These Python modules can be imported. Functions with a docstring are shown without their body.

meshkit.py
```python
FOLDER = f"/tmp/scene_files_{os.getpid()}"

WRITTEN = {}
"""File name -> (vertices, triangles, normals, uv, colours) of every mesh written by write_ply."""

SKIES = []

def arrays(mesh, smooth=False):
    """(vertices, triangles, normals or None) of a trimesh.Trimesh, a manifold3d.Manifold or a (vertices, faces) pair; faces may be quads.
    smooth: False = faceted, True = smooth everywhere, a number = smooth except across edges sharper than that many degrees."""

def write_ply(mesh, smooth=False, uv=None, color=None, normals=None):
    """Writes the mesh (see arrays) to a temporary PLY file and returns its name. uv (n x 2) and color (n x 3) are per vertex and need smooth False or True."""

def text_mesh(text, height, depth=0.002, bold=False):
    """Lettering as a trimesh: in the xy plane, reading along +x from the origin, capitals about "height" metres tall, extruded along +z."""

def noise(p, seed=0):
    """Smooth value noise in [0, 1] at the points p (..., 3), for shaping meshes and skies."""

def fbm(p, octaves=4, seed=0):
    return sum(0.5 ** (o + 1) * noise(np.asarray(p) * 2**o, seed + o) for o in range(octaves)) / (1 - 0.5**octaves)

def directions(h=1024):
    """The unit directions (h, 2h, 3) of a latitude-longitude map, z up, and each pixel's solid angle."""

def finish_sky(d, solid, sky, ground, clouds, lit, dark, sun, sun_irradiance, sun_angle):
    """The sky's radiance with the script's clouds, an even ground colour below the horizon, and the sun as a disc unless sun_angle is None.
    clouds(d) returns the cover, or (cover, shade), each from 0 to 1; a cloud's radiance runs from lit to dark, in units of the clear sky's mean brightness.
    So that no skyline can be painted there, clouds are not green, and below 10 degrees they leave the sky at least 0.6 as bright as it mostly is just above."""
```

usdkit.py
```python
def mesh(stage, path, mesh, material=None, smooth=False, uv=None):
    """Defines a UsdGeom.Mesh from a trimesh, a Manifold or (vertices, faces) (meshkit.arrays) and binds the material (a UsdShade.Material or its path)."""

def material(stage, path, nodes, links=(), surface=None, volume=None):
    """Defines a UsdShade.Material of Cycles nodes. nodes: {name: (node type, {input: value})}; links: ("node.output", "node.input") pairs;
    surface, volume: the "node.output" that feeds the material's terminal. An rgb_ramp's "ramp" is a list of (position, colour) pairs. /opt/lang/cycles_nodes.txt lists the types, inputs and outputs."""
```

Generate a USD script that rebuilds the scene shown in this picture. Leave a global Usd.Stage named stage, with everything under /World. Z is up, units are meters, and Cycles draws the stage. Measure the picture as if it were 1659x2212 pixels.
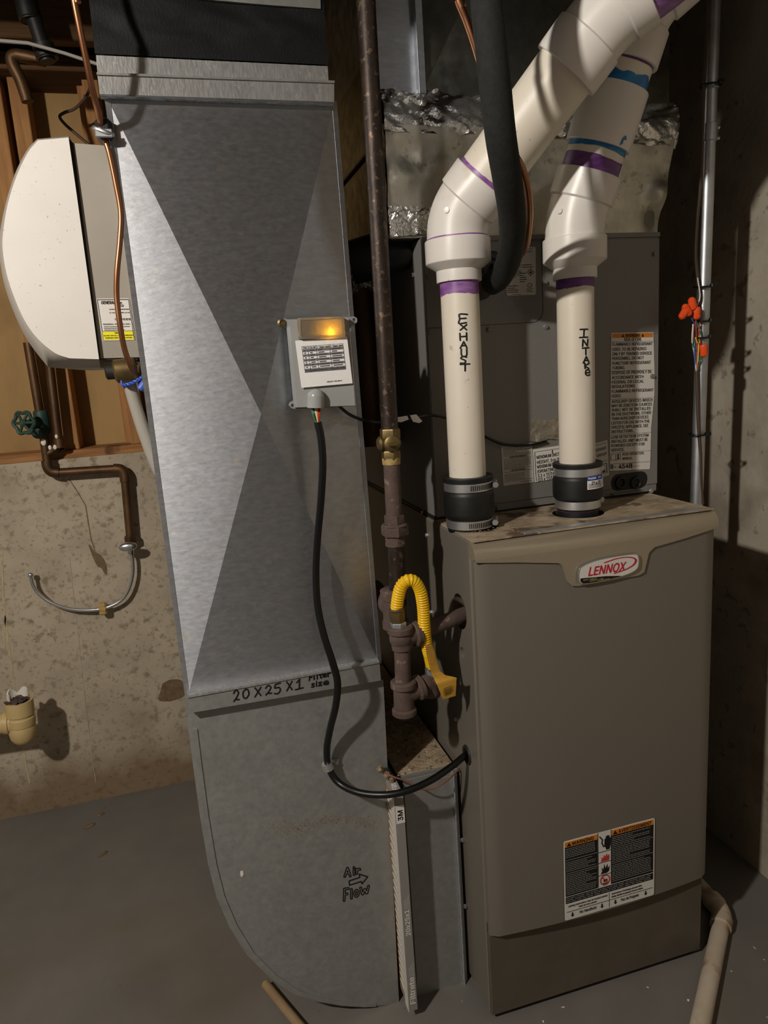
import math, random
import numpy as np, trimesh, manifold3d as m3
from shapely.geometry import Polygon, LineString, Point, box as sbox
from shapely.ops import unary_union
from shapely import affinity
import usdkit, meshkit
from pxr import Usd, UsdGeom, UsdLux, Sdf, Gf, UsdShade, Vt

random.seed(7); RNG = np.random.default_rng(7)
stage = Usd.Stage.CreateInMemory()
UsdGeom.SetStageUpAxis(stage, UsdGeom.Tokens.z); UsdGeom.SetStageMetersPerUnit(stage, 1.0)
UsdGeom.Xform.Define(stage, '/World'); UsdGeom.Scope.Define(stage, '/World/Looks')
V3 = lambda *a: np.array(a, float)

# ---------------------------------------------------------------- camera (solved from the furnace's 17.5 inch cabinet)
F_PX, PX, PY = 1544.968, 829.5, 1106.0
PITCH, ROLL, YAW = 0.20068, -0.06791, 0.26183
EYE = V3(-.4030, -1.0083, 1.1638)
fw = V3(math.sin(YAW)*math.cos(PITCH), math.cos(YAW)*math.cos(PITCH), -math.sin(PITCH))
_r = V3(math.cos(YAW), -math.sin(YAW), 0); _u = np.cross(_r, fw)
rt = math.cos(ROLL)*_r + math.sin(ROLL)*_u; up = -math.sin(ROLL)*_r + math.cos(ROLL)*_u
cam = UsdGeom.Camera.Define(stage, '/World/camera')
cam.CreateHorizontalApertureAttr(36.0); cam.CreateFocalLengthAttr(36.0*F_PX/1659)
cam.CreateClippingRangeAttr(Gf.Vec2f(.05, 100)); cam.CreateExposureAttr(1.02)
mat = np.eye(4); mat[0, :3], mat[1, :3], mat[2, :3], mat[3, :3] = rt, up, -fw, EYE
cam.AddTransformOp().Set(Gf.Matrix4d(*mat.ravel()))

def at(px, py, x=None, y=None, z=None):
    """The point of the plane x=, y= or z= that the photograph shows at a pixel."""
    d = fw + rt*(px-PX)/F_PX - up*(py-PY)/F_PX
    k, v = (0, x) if x is not None else (1, y) if y is not None else (2, z)
    return EYE + d*(v-EYE[k])/d[k]

# ---------------------------------------------------------------- light: a bare bulb up to the left of the camera, a weak cooler unseen lamp to the right
def lamp(name, pos, radius, power, color):
    l = UsdLux.SphereLight.Define(stage, '/World/'+name); l.CreateRadiusAttr(radius)
    l.CreateIntensityAttr(power); l.CreateColorAttr(Gf.Vec3f(*color)); l.AddTranslateOp().Set(Gf.Vec3d(*pos))
LAMP = V3(-1.36, -1.0, 1.90)
lamp('bulb', LAMP, .035, 1050., (1, .945, .87))
lamp('unseen_right_lamp', (.50, -1.05, 1.95), .04, 7., (.95, .97, 1.0))  # out of view, placed to brighten the right facet of the return duct

# ---------------------------------------------------------------- materials
def lin(h):
    c = np.array([int(h[i:i+2], 16) for i in (1, 3, 5)])/255.
    return tuple(np.where(c <= .04045, c/12.92, ((c+.055)/1.055)**2.4))
M = {}
def pm(name, col, rough=.5, metal=0., col2=None, scale=20., stretch=None, bump=0., bscale=None, spots=None, spec=.5, detail=4., lo=.35, hi=.65, rough2=None, coat=0., emis=None, aniso=None, bstretch=None, low=None):
    n = {'p': ('principled_bsdf', dict(base_color=lin(col), roughness=rough, metallic=metal, specular_ior_level=spec, coat_weight=coat))}
    L = []
    n['g'] = ('geometry', {})
    if emis: n['p'][1].update(emission_color=lin(emis[0]), emission_strength=emis[1])
    n['map'] = ('mapping', dict(scale=stretch or (1, 1, 1))); L.append(('g.position', 'map.vector'))
    if col2:
        n['n'] = ('noise_texture', dict(scale=scale, detail=detail, roughness=.6)); L.append(('map.vector', 'n.vector'))
        n['r'] = ('rgb_ramp', dict(ramp=[(lo, lin(col)), (hi, lin(col2))])); L += [('n.fac', 'r.fac')]
        last = 'r.color'
        for i, (sc, thr, wid, sc_col, amt) in enumerate(spots or []):
            n[f's{i}'] = ('noise_texture', dict(scale=sc, detail=3., roughness=.55)); L.append(('g.position', f's{i}.vector'))
            n[f't{i}'] = ('rgb_ramp', dict(ramp=[(thr, (0, 0, 0)), (thr+wid, (amt, amt, amt))])); L.append((f's{i}.fac', f't{i}.fac'))
            n[f'm{i}'] = ('mix_color', dict(blend_type='mix', b=lin(sc_col))); L += [(f't{i}.color', f'm{i}.fac'), (last, f'm{i}.a')]
            last = f'm{i}.result'
        if low:   # damp, brown foot of the wall with an uneven upper edge
            n['lz'] = ('separate_xyz', {}); n['ln'] = ('noise_texture', dict(scale=6., detail=4.)); n['la'] = ('math', dict(math_type='multiply_add', value2=.30, value3=-.15)); n['lb'] = ('math', dict(math_type='add'))
            n['lr'] = ('map_range', dict(from_min=low[1]+.05, from_max=low[1]-.06, to_min=0., to_max=.75, clamp=True)); n['lm'] = ('mix_color', dict(blend_type='mix', b=lin(low[0])))
            L += [('g.position', 'lz.vector'), ('g.position', 'ln.vector'), ('ln.fac', 'la.value1'), ('la.value', 'lb.value1'), ('lz.z', 'lb.value2'), ('lb.value', 'lr.value'), ('lr.result', 'lm.fac'), (last, 'lm.a')]; last = 'lm.result'
        L.append((last, 'p.base_color'))
    if aniso:
        n['p'][1]['anisotropic'] = aniso; n['tz'] = ('combine_xyz', dict(x=0., y=0., z=1.)); L.append(('tz.vector', 'p.tangent'))
    if rough2 is not None:
        n['rn'] = ('noise_texture', dict(scale=scale*1.7, detail=3.)); L.append(('map.vector', 'rn.vector'))
        n['rr'] = ('map_range', dict(from_min=.35, from_max=.65, to_min=rough, to_max=rough2)); L += [('rn.fac', 'rr.value'), ('rr.result', 'p.roughness')]
    if bump:
        n['bm'] = ('mapping', dict(scale=bstretch or stretch or (1, 1, 1))); L.append(('g.position', 'bm.vector'))
        n['bn'] = ('noise_texture', dict(scale=bscale or scale, detail=3., roughness=.55)); L.append(('bm.vector', 'bn.vector'))
        n['b'] = ('bump', dict(strength=1., distance=bump)); L += [('bn.fac', 'b.height'), ('b.normal', 'p.normal')]
    M[name] = usdkit.material(stage, '/World/Looks/'+name, n, L, surface='p.BSDF')
pm('galvanized', '#bec1c6', .45, 1., '#cacdd3', 60., (1, 1, 2.2), .00022, 95., rough2=.50, aniso=.72, bstretch=(.45, .45, 2.0), spots=[(40., .66, .03, '#d8d4cc', .6)])
pm('galvanized_dull', '#a3a4a1', .5, .72, '#adada9', 60., None, .0002, 160., rough2=.58, spots=[(7., .55, .2, '#9b9b96', .6)], aniso=.5)
pm('galvanized_mid', '#b4b4b3', .46, .8, '#c6c6c4', 90., (2.5, 1, .6), .0003, 140., rough2=.56, aniso=.5, spots=[(120., .62, .06, '#dcdcd8', .5)])
pm('galvanized_dark', '#6a6961', .4, 1., '#7a786e', 30., None, .0003, 60., rough2=.5, aniso=.5)
pm('canvas', '#080909', .62, 0., '#0f1010', 400., (1, 1, 1), .0004, 500., bstretch=(1, 1, .5), spec=.25)
pm('foil', '#bdb9ad', .42, 1., '#cfcabb', 30., None, .0006, 60., rough2=.52, spots=[(60., .6, .1, '#77705e', .6)])
pm('foil_tape', '#dddbd6', .30, .93, '#e6e3dc', 50., None, .004, 40.)
pm('concrete', '#ada08b', .9, 0., '#beb099', 9., None, .0012, 60., spots=[(44., .55, .16, '#7a6b54', .75), (100., .58, .12, '#77684f', .6), (130., .70, .03, '#cabfac', .5), (4.5, .50, .2, '#8d7f69', .7)], low=('#6d5334', .13))
pm('concrete_pale', '#a09686', .9, 0., '#b5ab99', 7., None, .0015, 55., spots=[(30., .62, .05, '#6f6452', .6), (5., .58, .12, '#7c7160', .6)])
pm('floor_paint', '#6b6762', .5, 0., '#77726b', 4., None, .0004, 40., spots=[(1.7, .55, .15, '#665a48', .7), (60., .72, .03, '#4a443c', .5)], rough2=.62)
pm('wood', '#94663a', .8, 0., '#b1804c', 5., (14, 14, 1.2), .0006, 40., spots=[(9., .68, .06, '#5d3a20', .7)])
pm('wood_flat', '#8c6038', .8, 0., '#aa7744', 5., (1.2, 14, 16), .0006, 40., spots=[(9., .64, .06, '#4f3019', .8)])
pm('joist_wood_shaded', '#4c3319', .85, 0., '#624421', 5., (1.2, 14, 16), .0006, 40.)  # wood colour darkened to stand for the shade up under the ceiling
pm('plywood', '#98794c', .85, 0., '#ab8a58', 3., (3, 3, 1), .0004, 60., spots=[(2.5, .56, .1, '#7b5f38', .7)])
pm('taupe', '#7c756a', .44, .25, '#817a6f', 800., spec=.5, spots=[(300., .72, .03, '#b5a998', .35)])
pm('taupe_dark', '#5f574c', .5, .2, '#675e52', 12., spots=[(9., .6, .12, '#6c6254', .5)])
pm('cap_metallic', '#a69a85', .36, .5, '#b0a48e', 900., spots=[(500., .66, .05, '#c9bca2', .5)])
pm('dusty_top', '#8d7b63', .85, 0., '#b8a78d', 22., (1, 1.5, 1), .0012, 90., spots=[(14., .56, .08, '#4e3a26', .85), (60., .66, .05, '#cbbda6', .6)])
pm('dusty_rack', '#8d7a60', .95, 0., '#a8957a', 40., None, .003, 120., spots=[(90., .6, .05, '#3e3021', .8), (120., .68, .03, '#e2dccf', .9)])
pm('coil_grey', '#7b7975', .48, .1, '#817f7b', 500.)
pm('pvc', '#e1d7c5', .42, 0., '#e6ddcd', 8., None, spots=[(70., .70, .03, '#a8957c', .45), (12., .66, .1, '#d9c7a6', .6)])
pm('pvc_white', '#e0dad2', .34, 0., '#e6e1d9', 8., None, spots=[(90., .72, .03, '#a39684', .5), (14., .68, .08, '#cdbf9f', .6)])
pm('pvc_dirty', '#bfae97', .6, 0., '#d2c4b0', 12., spots=[(16., .58, .08, '#8a6d4e', .7)])
pm('pvc_beige', '#c6ab74', .5, 0., '#d0b782', 10.)
pm('tube_tan', '#8f7656', .7, 0., '#a08763', 14.)
pm('primer_purple', '#7d4a8e', .4, 0., '#9b70a8', 40., (1, 1, 4))
pm('primer_dark', '#5c2f6e', .4, 0., '#78458a', 40., (1, 1, 4))
pm('cement_blue', '#0b5da0', .35, 0., '#1a86c2', 30., (1, 1, 3))
pm('rubber', '#131312', .5, 0., '#1b1b1a', 60.)
pm('insulation', '#141513', .85, 0., '#1e1f1c', 120., None, .0005, 400.)
pm('steel', '#dcdcdc', .36, .9)
pm('zinc', '#b4b7ba', .44, .9, '#c6c9cc', 30.)
pm('slot', '#111111', .6)
pm('copper', '#b88463', .36, 1., '#9c6a4a', 14., (1, 1, .4))
pm('copper_old', '#6f5238', .5, .7, '#4c3826', 20., (1, 1, .5), spots=[(30., .66, .06, '#3d3a2a', .6)])
pm('brass', '#85724a', .46, .8, '#65553a', 30.)
pm('black_iron', '#40342b', .5, .55, '#2e2520', 60., (1, 1, .6), .0004, 200., spots=[(120., .6, .06, '#7a6350', .6)])
pm('rusty_iron', '#50403a', .85, .05, '#5f4f46', 40., None, .0008, 150., spots=[(50., .64, .06, '#8f7a6c', .6)])
pm('thread_tape', '#b79b62', .8, 0., '#8f774a', 80.)
pm('yellow_coat', '#f2c313', .38, 0., '#e8b60c', 20.)
pm('yellow_tag', '#d0a03a', .7, 0., '#b5862c', 30., spots=[(60., .6, .08, '#8f6d2c', .6)])
pm('cable_black', '#0c0c0c', .36)
pm('box_grey', '#8a8d8c', .35, 0., '#909392', 10.)
pm('box_cover', '#9a9c9a', .25, 0., '#a3a4a1', 10.)
pm('led', '#fff0a0', .4, emis=('#ffb01c', 420.))
pm('paper', '#f1efec', .6)
pm('label_white', '#dcd8d0', .55)
pm('label_dim', '#c9c6be', .55)
pm('ink', '#0b0b0c', .6)
pm('print_grey', '#8f8c86', .6)
pm('ink_grey', '#77757a', .6)
pm('ink_mid', '#4b4a4c', .6)
pm('orange_band', '#d8801c', .5)
pm('yellow_band', '#efe414', .5)
pm('red_ink', '#c02434', .45)
pm('fire_red', '#c23a30', .5)
pm('blue_band', '#1c3f9c', .45)
pm('humidifier_white', '#dcd7cf', .5, 0., '#e2ddd5', 10., spots=[(260., .70, .03, '#8a7a66', .7)])
pm('humidifier_rim', '#b9b3aa', .4, 0.)
pm('humidifier_box', '#a19a8e', .4, .3, '#a8a195', 8., spots=[(260., .71, .03, '#7a6e5e', .6)])
pm('cardboard', '#c9b59c', .8)
pm('filter_frame', '#8b8783', .6)
pm('filter_white', '#cfc9c0', .7)
pm('filter_media', '#9a7a4e', .9)
pm('dark_metal', '#2a2724', .6, .3)
pm('wire_nut', '#f2551c', .45)
pm('wire_red', '#b8342a', .45); pm('wire_green', '#2f7d4f', .45); pm('wire_yellow', '#d9c23a', .45)
pm('wire_white', '#dcd8d0', .45); pm('wire_blue', '#3f63c4', .45); pm('wire_brown', '#4c3a2c', .6)
pm('wire_pink', '#84594a', .55)
pm('hose_grey', '#a39e94', .4)
pm('valve_green', '#1f3a33', .55, 0., '#2b4a40', 30.)
pm('chrome', '#e2e3e6', .26, .95)
pm('clip_tan', '#b99a5c', .7)
pm('debris', '#9c8a6e', .95, 0., '#6b5840', 200.)
pm('speck', '#e9e2d6', .8)
pm('drain_black', '#1b1918', .5)
pm('peel_paint', '#bdb490', .8, 0., '#aba17c', 60.)
pm('rust_stain', '#6b563d', .9, 0., '#7d684d', 60.)
pm('putty', '#a09788', .42, .6, '#aaa293', 30., None, .0006, 60.)
pm('room_paint', '#8f8a84', .9)
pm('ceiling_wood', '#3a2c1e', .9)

# ---------------------------------------------------------------- prim helpers
BASE, COUNT = {}, {}
def numbered(parent, name):
    k = (parent, name); n = COUNT.get(k, 0); COUNT[k] = n+1
    return f'{parent}/{name}' + (f'_{n:03d}' if n else '')
def meta(p, label=None, cat=None, group=None, kind=None):
    for k, v in (('label', label), ('category', cat), ('group', group), ('kind', kind)):
        if v: p.SetCustomDataByKey(k, v)
def thing(name, label, cat, base, group=None):
    path = numbered('/World', name); x = UsdGeom.Xform.Define(stage, path)
    x.AddTranslateOp().Set(Gf.Vec3d(*map(float, base))); BASE[path] = V3(*base); meta(x.GetPrim(), label, cat, group)
    return path
def tri(m):
    if isinstance(m, (list,)): m = [tri(x) for x in m]; return trimesh.util.concatenate(m)
    if hasattr(m, 'to_mesh'):
        q = m.to_mesh(); return trimesh.Trimesh(q.vert_properties[:, :3], q.tri_verts, process=False)
    return m
def obj(name, mesh, material, parent='/World', smooth=35, label=None, cat=None, group=None, kind=None):
    path = numbered(parent, name); m = tri(mesh).copy()
    off = next((BASE[b] for b in BASE if parent == b or parent.startswith(b+'/')), V3(0, 0, 0))
    m.vertices = m.vertices - off
    g = usdkit.mesh(stage, path, m, M[material], smooth=smooth); meta(g.GetPrim(), label, cat, group, kind)
    return path
def single(name, label, cat, mesh, material, **k): return obj(name, mesh, material, label=label, cat=cat, **k)

# ---------------------------------------------------------------- shape helpers
def hull(p): return trimesh.Trimesh(np.asarray(p, float)).convex_hull if False else trimesh.convex.convex_hull(np.asarray(p, float))
def box(lo, hi, c=.0015):
    lo, hi = np.minimum(lo, hi).astype(float), np.maximum(lo, hi).astype(float); c = min(c, .45*(hi-lo).min())
    if c <= 0:
        b = trimesh.creation.box(hi-lo); b.apply_translation((lo+hi)/2); return b
    P = []
    for i in range(8):
        s = np.array([(i >> k) & 1 for k in range(3)])
        for k in range(3):
            q = np.where(s, hi-c, lo+c); q[k] = hi[k] if s[k] else lo[k]; P.append(q)
    return hull(P)
def frame_of(d):
    d = np.asarray(d, float)/np.linalg.norm(d); a = V3(0, 0, 1) if abs(d[2]) < .9 else V3(1, 0, 0)
    u = np.cross(a, d); u /= np.linalg.norm(u); return u, np.cross(d, u), d
def curve(pts, n=8):
    """Catmull-Rom through the points."""
    p = np.asarray(pts, float)
    if len(p) < 3: return p
    q = np.vstack([2*p[0]-p[1], p, 2*p[-1]-p[-2]]); out = []
    for i in range(1, len(q)-2):
        for t in np.arange(n)/n:
            a, b, c, d = q[i-1:i+3]
            out.append(.5*(2*b+(c-a)*t+(2*a-5*b+4*c-d)*t*t+(3*b-a-3*c+d)*t**3))
    return np.array(out+[p[-1]])
def tube(path, r, s=16, inner=None):
    """A round tube along a path; r a number or one per point."""
    p = np.asarray(path, float); n = len(p); r = np.full(n, r) if np.ndim(r) == 0 else np.asarray(r, float)
    t = np.gradient(p, axis=0); t /= np.maximum(np.linalg.norm(t, axis=1, keepdims=True), 1e-12)
    u, _, _ = frame_of(t[0]); a = np.linspace(0, 2*np.pi, s, endpoint=False); R = []
    for i in range(n):
        u = u-t[i]*np.dot(u, t[i]); u /= np.linalg.norm(u); w = np.cross(t[i], u)
        R.append(p[i]+r[i]*(np.cos(a)[:, None]*u+np.sin(a)[:, None]*w))
    v = np.vstack(R+[p[:1], p[-1:]]); f = []
    for i in range(n-1):
        for k in range(s):
            k2 = (k+1) % s; A, B, C, D = i*s+k, i*s+k2, (i+1)*s+k2, (i+1)*s+k; f += [[A, B, C], [A, C, D]]
    for k in range(s):
        k2 = (k+1) % s; f += [[n*s, k2, k], [n*s+1, (n-1)*s+k, (n-1)*s+k2]]
    return trimesh.Trimesh(v, f, process=False)
def cyl(a, b, r, s=32): return tube([a, b], r, s)
def lathe(o, d, prof, s=40):
    """prof: (distance along d, radius) pairs, closed at both ends by flat caps (radius may be 0)."""
    u, w, d = frame_of(d); a = np.linspace(0, 2*np.pi, s, endpoint=False); o = np.asarray(o, float)
    R = [o+d*h+r*(np.cos(a)[:, None]*u+np.sin(a)[:, None]*w) for h, r in prof]; n = len(R)
    v = np.vstack(R+[[o+d*prof[0][0]], [o+d*prof[-1][0]]]); f = []
    for i in range(n-1):
        for k in range(s):
            k2 = (k+1) % s; A, B, C, D = i*s+k, i*s+k2, (i+1)*s+k2, (i+1)*s+k; f += [[A, B, C], [A, C, D]]
    for k in range(s):
        k2 = (k+1) % s; f += [[n*s, k2, k], [n*s+1, (n-1)*s+k, (n-1)*s+k2]]
    return trimesh.Trimesh(v, f, process=False)
def hexa(o, d, h, r): return lathe(o, d, [(0, r*.93), (h*.12, r), (h*.88, r), (h, r*.93)], 6)
def torus(o, d, R, r, s=36, q=10):
    u, w, d = frame_of(d); a = np.linspace(0, 2*np.pi, s+1)
    return tube([np.asarray(o)+R*(math.cos(x)*u+math.sin(x)*w) for x in a], r, q)
class Face:
    """A flat place: u along U, v along V (unit lengths or metres), w outwards."""
    def __init__(s, O, U, V): s.O, s.U, s.V = map(np.asarray, (O, U, V)); n = np.cross(U, V); s.N = n/np.linalg.norm(n); s.a = np.linalg.norm(V)/np.linalg.norm(U)
    def put(s, m):
        m = m.copy(); p = m.vertices; m.vertices = s.O+p[:, :1]*s.U+p[:, 1:2]*s.V+p[:, 2:]*s.N
        if np.linalg.det(np.stack([s.U, s.V, s.N])) < 0: m.invert()
        return m
    def poly(s, g, w0=0., t=.0004):
        ms = []
        for q in getattr(g, 'geoms', [g]):
            if q.area <= 0: continue
            m = trimesh.creation.extrude_polygon(q, t, engine='earcut'); m.apply_translation([0, 0, w0]); ms.append(s.put(m))
        return trimesh.util.concatenate(ms)
    def rect(s, u0, v0, u1, v1, w0=0., t=.0004, r=0.):
        g = sbox(u0, v0, u1, v1)
        if r: g = affinity.scale(affinity.scale(g, 1, s.a, origin=(0, 0)).buffer(-r).buffer(r, 4), 1, 1/s.a, origin=(0, 0))
        return s.poly(g, w0, t)
    def text(s, t, u, v, h, width=None, w0=.0004, bold=False, align='l', slant=0., th=.0003):
        m = meshkit.text_mesh(t, 1.0, 1.0, bold); p = m.vertices; x0, x1 = p[:, 0].min(), p[:, 0].max()
        sx = width/(x1-x0) if width else h*s.a
        q = np.stack([(p[:, 0]-x0)*sx+p[:, 1]*h*s.a*slant, p[:, 1]*h, w0+p[:, 2]*th], 1); wd = (x1-x0)*sx
        q[:, 0] += u-(wd/2 if align == 'c' else wd if align == 'r' else 0); q[:, 1] += v
        return s.put(trimesh.Trimesh(q, m.faces, process=False))
def front(px_tl, px_tr, px_bl, y):
    """A label's Face (0..1 both ways) on a plane that faces the camera side."""
    tl, tr, bl = at(*px_tl, y=y), at(*px_tr, y=y), at(*px_bl, y=y); return Face(bl, tr-tl, tl-bl)
def plate(pts, y, t, r=0.):
    """A sheet with the outline pts (x, z) whose front is at y and that reaches t back."""
    g = pts if hasattr(pts, 'area') else Polygon(pts)
    if r: g = g.buffer(-r).buffer(r, 6)
    m = trimesh.creation.extrude_polygon(g, t, engine='earcut'); p = m.vertices
    m.vertices = np.stack([p[:, 0], y+t-p[:, 2], p[:, 1]], 1); return m
def greek(face, u0, u1, v0, v1, rows, seed, w0=.0005, fill=.32):
    """Rows of print too small to read in the photograph: word-long bars."""
    r = random.Random(seed); g = []; h = (v1-v0)/rows
    for i in range(rows):
        u = u0; end = u0+(u1-u0)*(1 if r.random() < .7 else r.uniform(.45, .9))
        while u < end-.01:
            w = min((u1-u0)*r.uniform(.03, .10), end-u); g.append(sbox(u, v1-(i+.5+fill/2)*h, u+w*.80, v1-(i+.5-fill/2)*h)); u += w
    return trimesh.util.concatenate([face.poly(x, w0, .0002) for x in g])
def strokes(lines, w):
    return unary_union([LineString(curve(np.array([(a, b, 0) for a, b in l]), 5)[:, :2] if len(l) > 2 else l).buffer(w, 4) for l in lines])
LET = {'E': [[(.9, .95), (.1, .97), (.12, .5), (.05, .03), (.8, .1)], [(.1, .52), (.75, .55)]], 'X': [[(.1, .95), (.9, .05)], [(.9, .9), (.1, .02)]],
 'H': [[(.1, .95), (.15, .0)], [(.85, 1), (.88, .0)], [(.12, .48), (.86, .55)]], 'A': [[(.05, 0), (.5, 1)], [(.5, 1), (.95, .05)], [(.25, .38), (.8, .42)]],
 'U': [[(.1, 1), (.15, .2), (.5, 0), (.85, .2), (.85, 1)]], 'S': [[(.9, .9), (.4, 1), (.15, .72), (.75, .4), (.6, .05), (.1, .05)]],
 'T': [[(0, .93), (1, 1)], [(.5, .96), (.5, 0)]], 'I': [[(.1, .97), (.9, 1)], [(.5, 1), (.45, .02)], [(.05, .0), (.9, .05)]], 'K': [[(.15, 1), (.2, 0)], [(.9, .9), (.2, .45), (.9, .02)]],
 'N': [[(.1, .0), (.15, .95)], [(.15, .95), (.8, .05)], [(.8, .05), (.9, 1)]], 'e': [[(.1, .45), (.9, .5), (.7, .95), (.2, .8), (.15, .2), (.6, 0), (.95, .15)]],
 '2': [[(.1, .75), (.45, 1), (.8, .75), (.55, .35), (.15, .02), (.35, .15), (.9, .1)]], '0': [[(.5, 1), (.12, .7), (.2, .15), (.55, .02), (.9, .4), (.75, .9), (.45, 1)]],
 '5': [[(.9, 1), (.25, .95)], [(.25, .95), (.15, .6), (.7, .6), (.9, .3), (.55, .0), (.1, .08)]], '1': [[(.2, .7), (.6, 1)], [(.6, 1), (.55, .05)], [(.0, -.05), (1.1, .02)]],
 'F': [[(.1, 0), (.2, .95)], [(.15, .95), (.95, 1)], [(.15, .5), (.7, .55)]], 'i': [[(.5, .6), (.5, 0)], [(.5, .85), (.52, .9)]], 'l': [[(.5, 1), (.5, 0)]], 't': [[(.5, 1), (.5, .05), (.8, 0)], [(.15, .62), (.9, .66)]],
 'r': [[(.25, .6), (.28, 0)], [(.28, .35), (.55, .6), (.85, .58)]], 's': [[(.85, .6), (.3, .6), (.3, .38), (.75, .25), (.6, .02), (.1, .05)]], 'z': [[(.1, .58), (.85, .6)], [(.85, .6), (.1, .02)], [(.1, .02), (.95, .05)]],
 'n': [[(.2, .6), (.2, 0)], [(.2, .4), (.55, .6), (.8, .4), (.82, 0)]], 'q': [[(.6, 1), (.2, .7), (.3, .1), (.8, .15), (.9, .7), (.6, 1)]]}
def hand(letter, u, v, w, h, pen): return strokes([[(u+a*w, v+b*h) for a, b in l] for l in LET[letter]], pen)
def bands(o, d, *parts): return [lathe(o, d, p) for p in parts]
def screw_head(p, n, r=.0042, h=.0035): return [lathe(p, n, [(0, r*1.35), (.0008, r*1.35), (.001, r*.9)], 14), hexa(np.asarray(p)+np.asarray(n)*.0008, n, h, r)]
def crumple(m, amp, scale, seed, ref=None):
    m = m.copy(); n = m.vertex_normals; q = meshkit.fbm(m.vertices*scale, 4, seed); q2 = np.abs(meshkit.fbm(m.vertices*scale*1.7+9, 3, seed+5)-.5)*2
    m.vertices = m.vertices+n*((q-.5)+.6*q2)[:, None]*amp; return m
def grid(f, nu, nv):
    """A sheet f(u, v) -> point, u and v from 0 to 1."""
    U, Vv = np.meshgrid(np.linspace(0, 1, nu), np.linspace(0, 1, nv), indexing='ij')
    v = np.array([f(a, b) for a, b in zip(U.ravel(), Vv.ravel())]); F = []
    for i in range(nu-1):
        for j in range(nv-1): a = i*nv+j; F += [[a, a+nv, a+nv+1], [a, a+nv+1, a+1]]
    return trimesh.Trimesh(v, F, process=False)
def thick(m, t):
    """Gives a sheet a thickness t against its normals."""
    n = m.vertex_normals; k = len(m.vertices); f = [m.faces, m.faces[:, ::-1]+k]; e = m.edges_sorted; eu, c = np.unique(e, axis=0, return_counts=True)
    once = {tuple(x) for x in eu[c == 1]}
    side = [[a, a+k, b+k] if False else [b, a, a+k] for a, b in m.edges if (min(a, b), max(a, b)) in once]+[[b, a+k, b+k] for a, b in m.edges if (min(a, b), max(a, b)) in once]
    return trimesh.Trimesh(np.vstack([m.vertices, m.vertices-n*t]), np.vstack(f+[np.array(side)]), process=False)

# ================================================================ THE SETTING
YB, XR, ZC = 1.017, .717, .982
def setting(name, base=(0, 0, 0)):
    p = thing(name, None, None, base); meta(stage.GetPrimAtPath(p), kind='structure'); return p
obj('floor', box((-3.2, -3.4, -.1), (XR+.2, 1.3, 0), 0), 'floor_paint', kind='structure', smooth=False)
wb = setting('wall_back', (0, YB, 0))
obj('concrete', box((-3.2, YB, 0), (XR+.2, 1.3, ZC), 0), 'concrete', wb, smooth=False)
zs0, zs1 = at(160, 999, y=YB+.004)[2], at(160, 972, y=YB+.004)[2]
obj('sill_plate', box((-3.2, YB+.004, ZC-.002), (XR, YB+.14, zs1), .003), 'wood_flat', wb)
obj('sheathing', box((-3.2, YB+.115, ZC), (XR, YB+.14, 2.2), 0), 'plywood', wb, smooth=False)
for px in (-9, 44, 203):
    x = at(px, 245, y=YB+.02)[0]; obj('stud', box((x-.019, YB+.02, zs1), (x+.019, YB+.115, 1.93), .002), 'wood', wb)
x = at(262, 905, y=YB+.02)[0]; obj('stud', box((x-.0, YB+.06, zs1), (x+.038, YB+.115, 1.93), .002), 'wood', wb)
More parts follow.
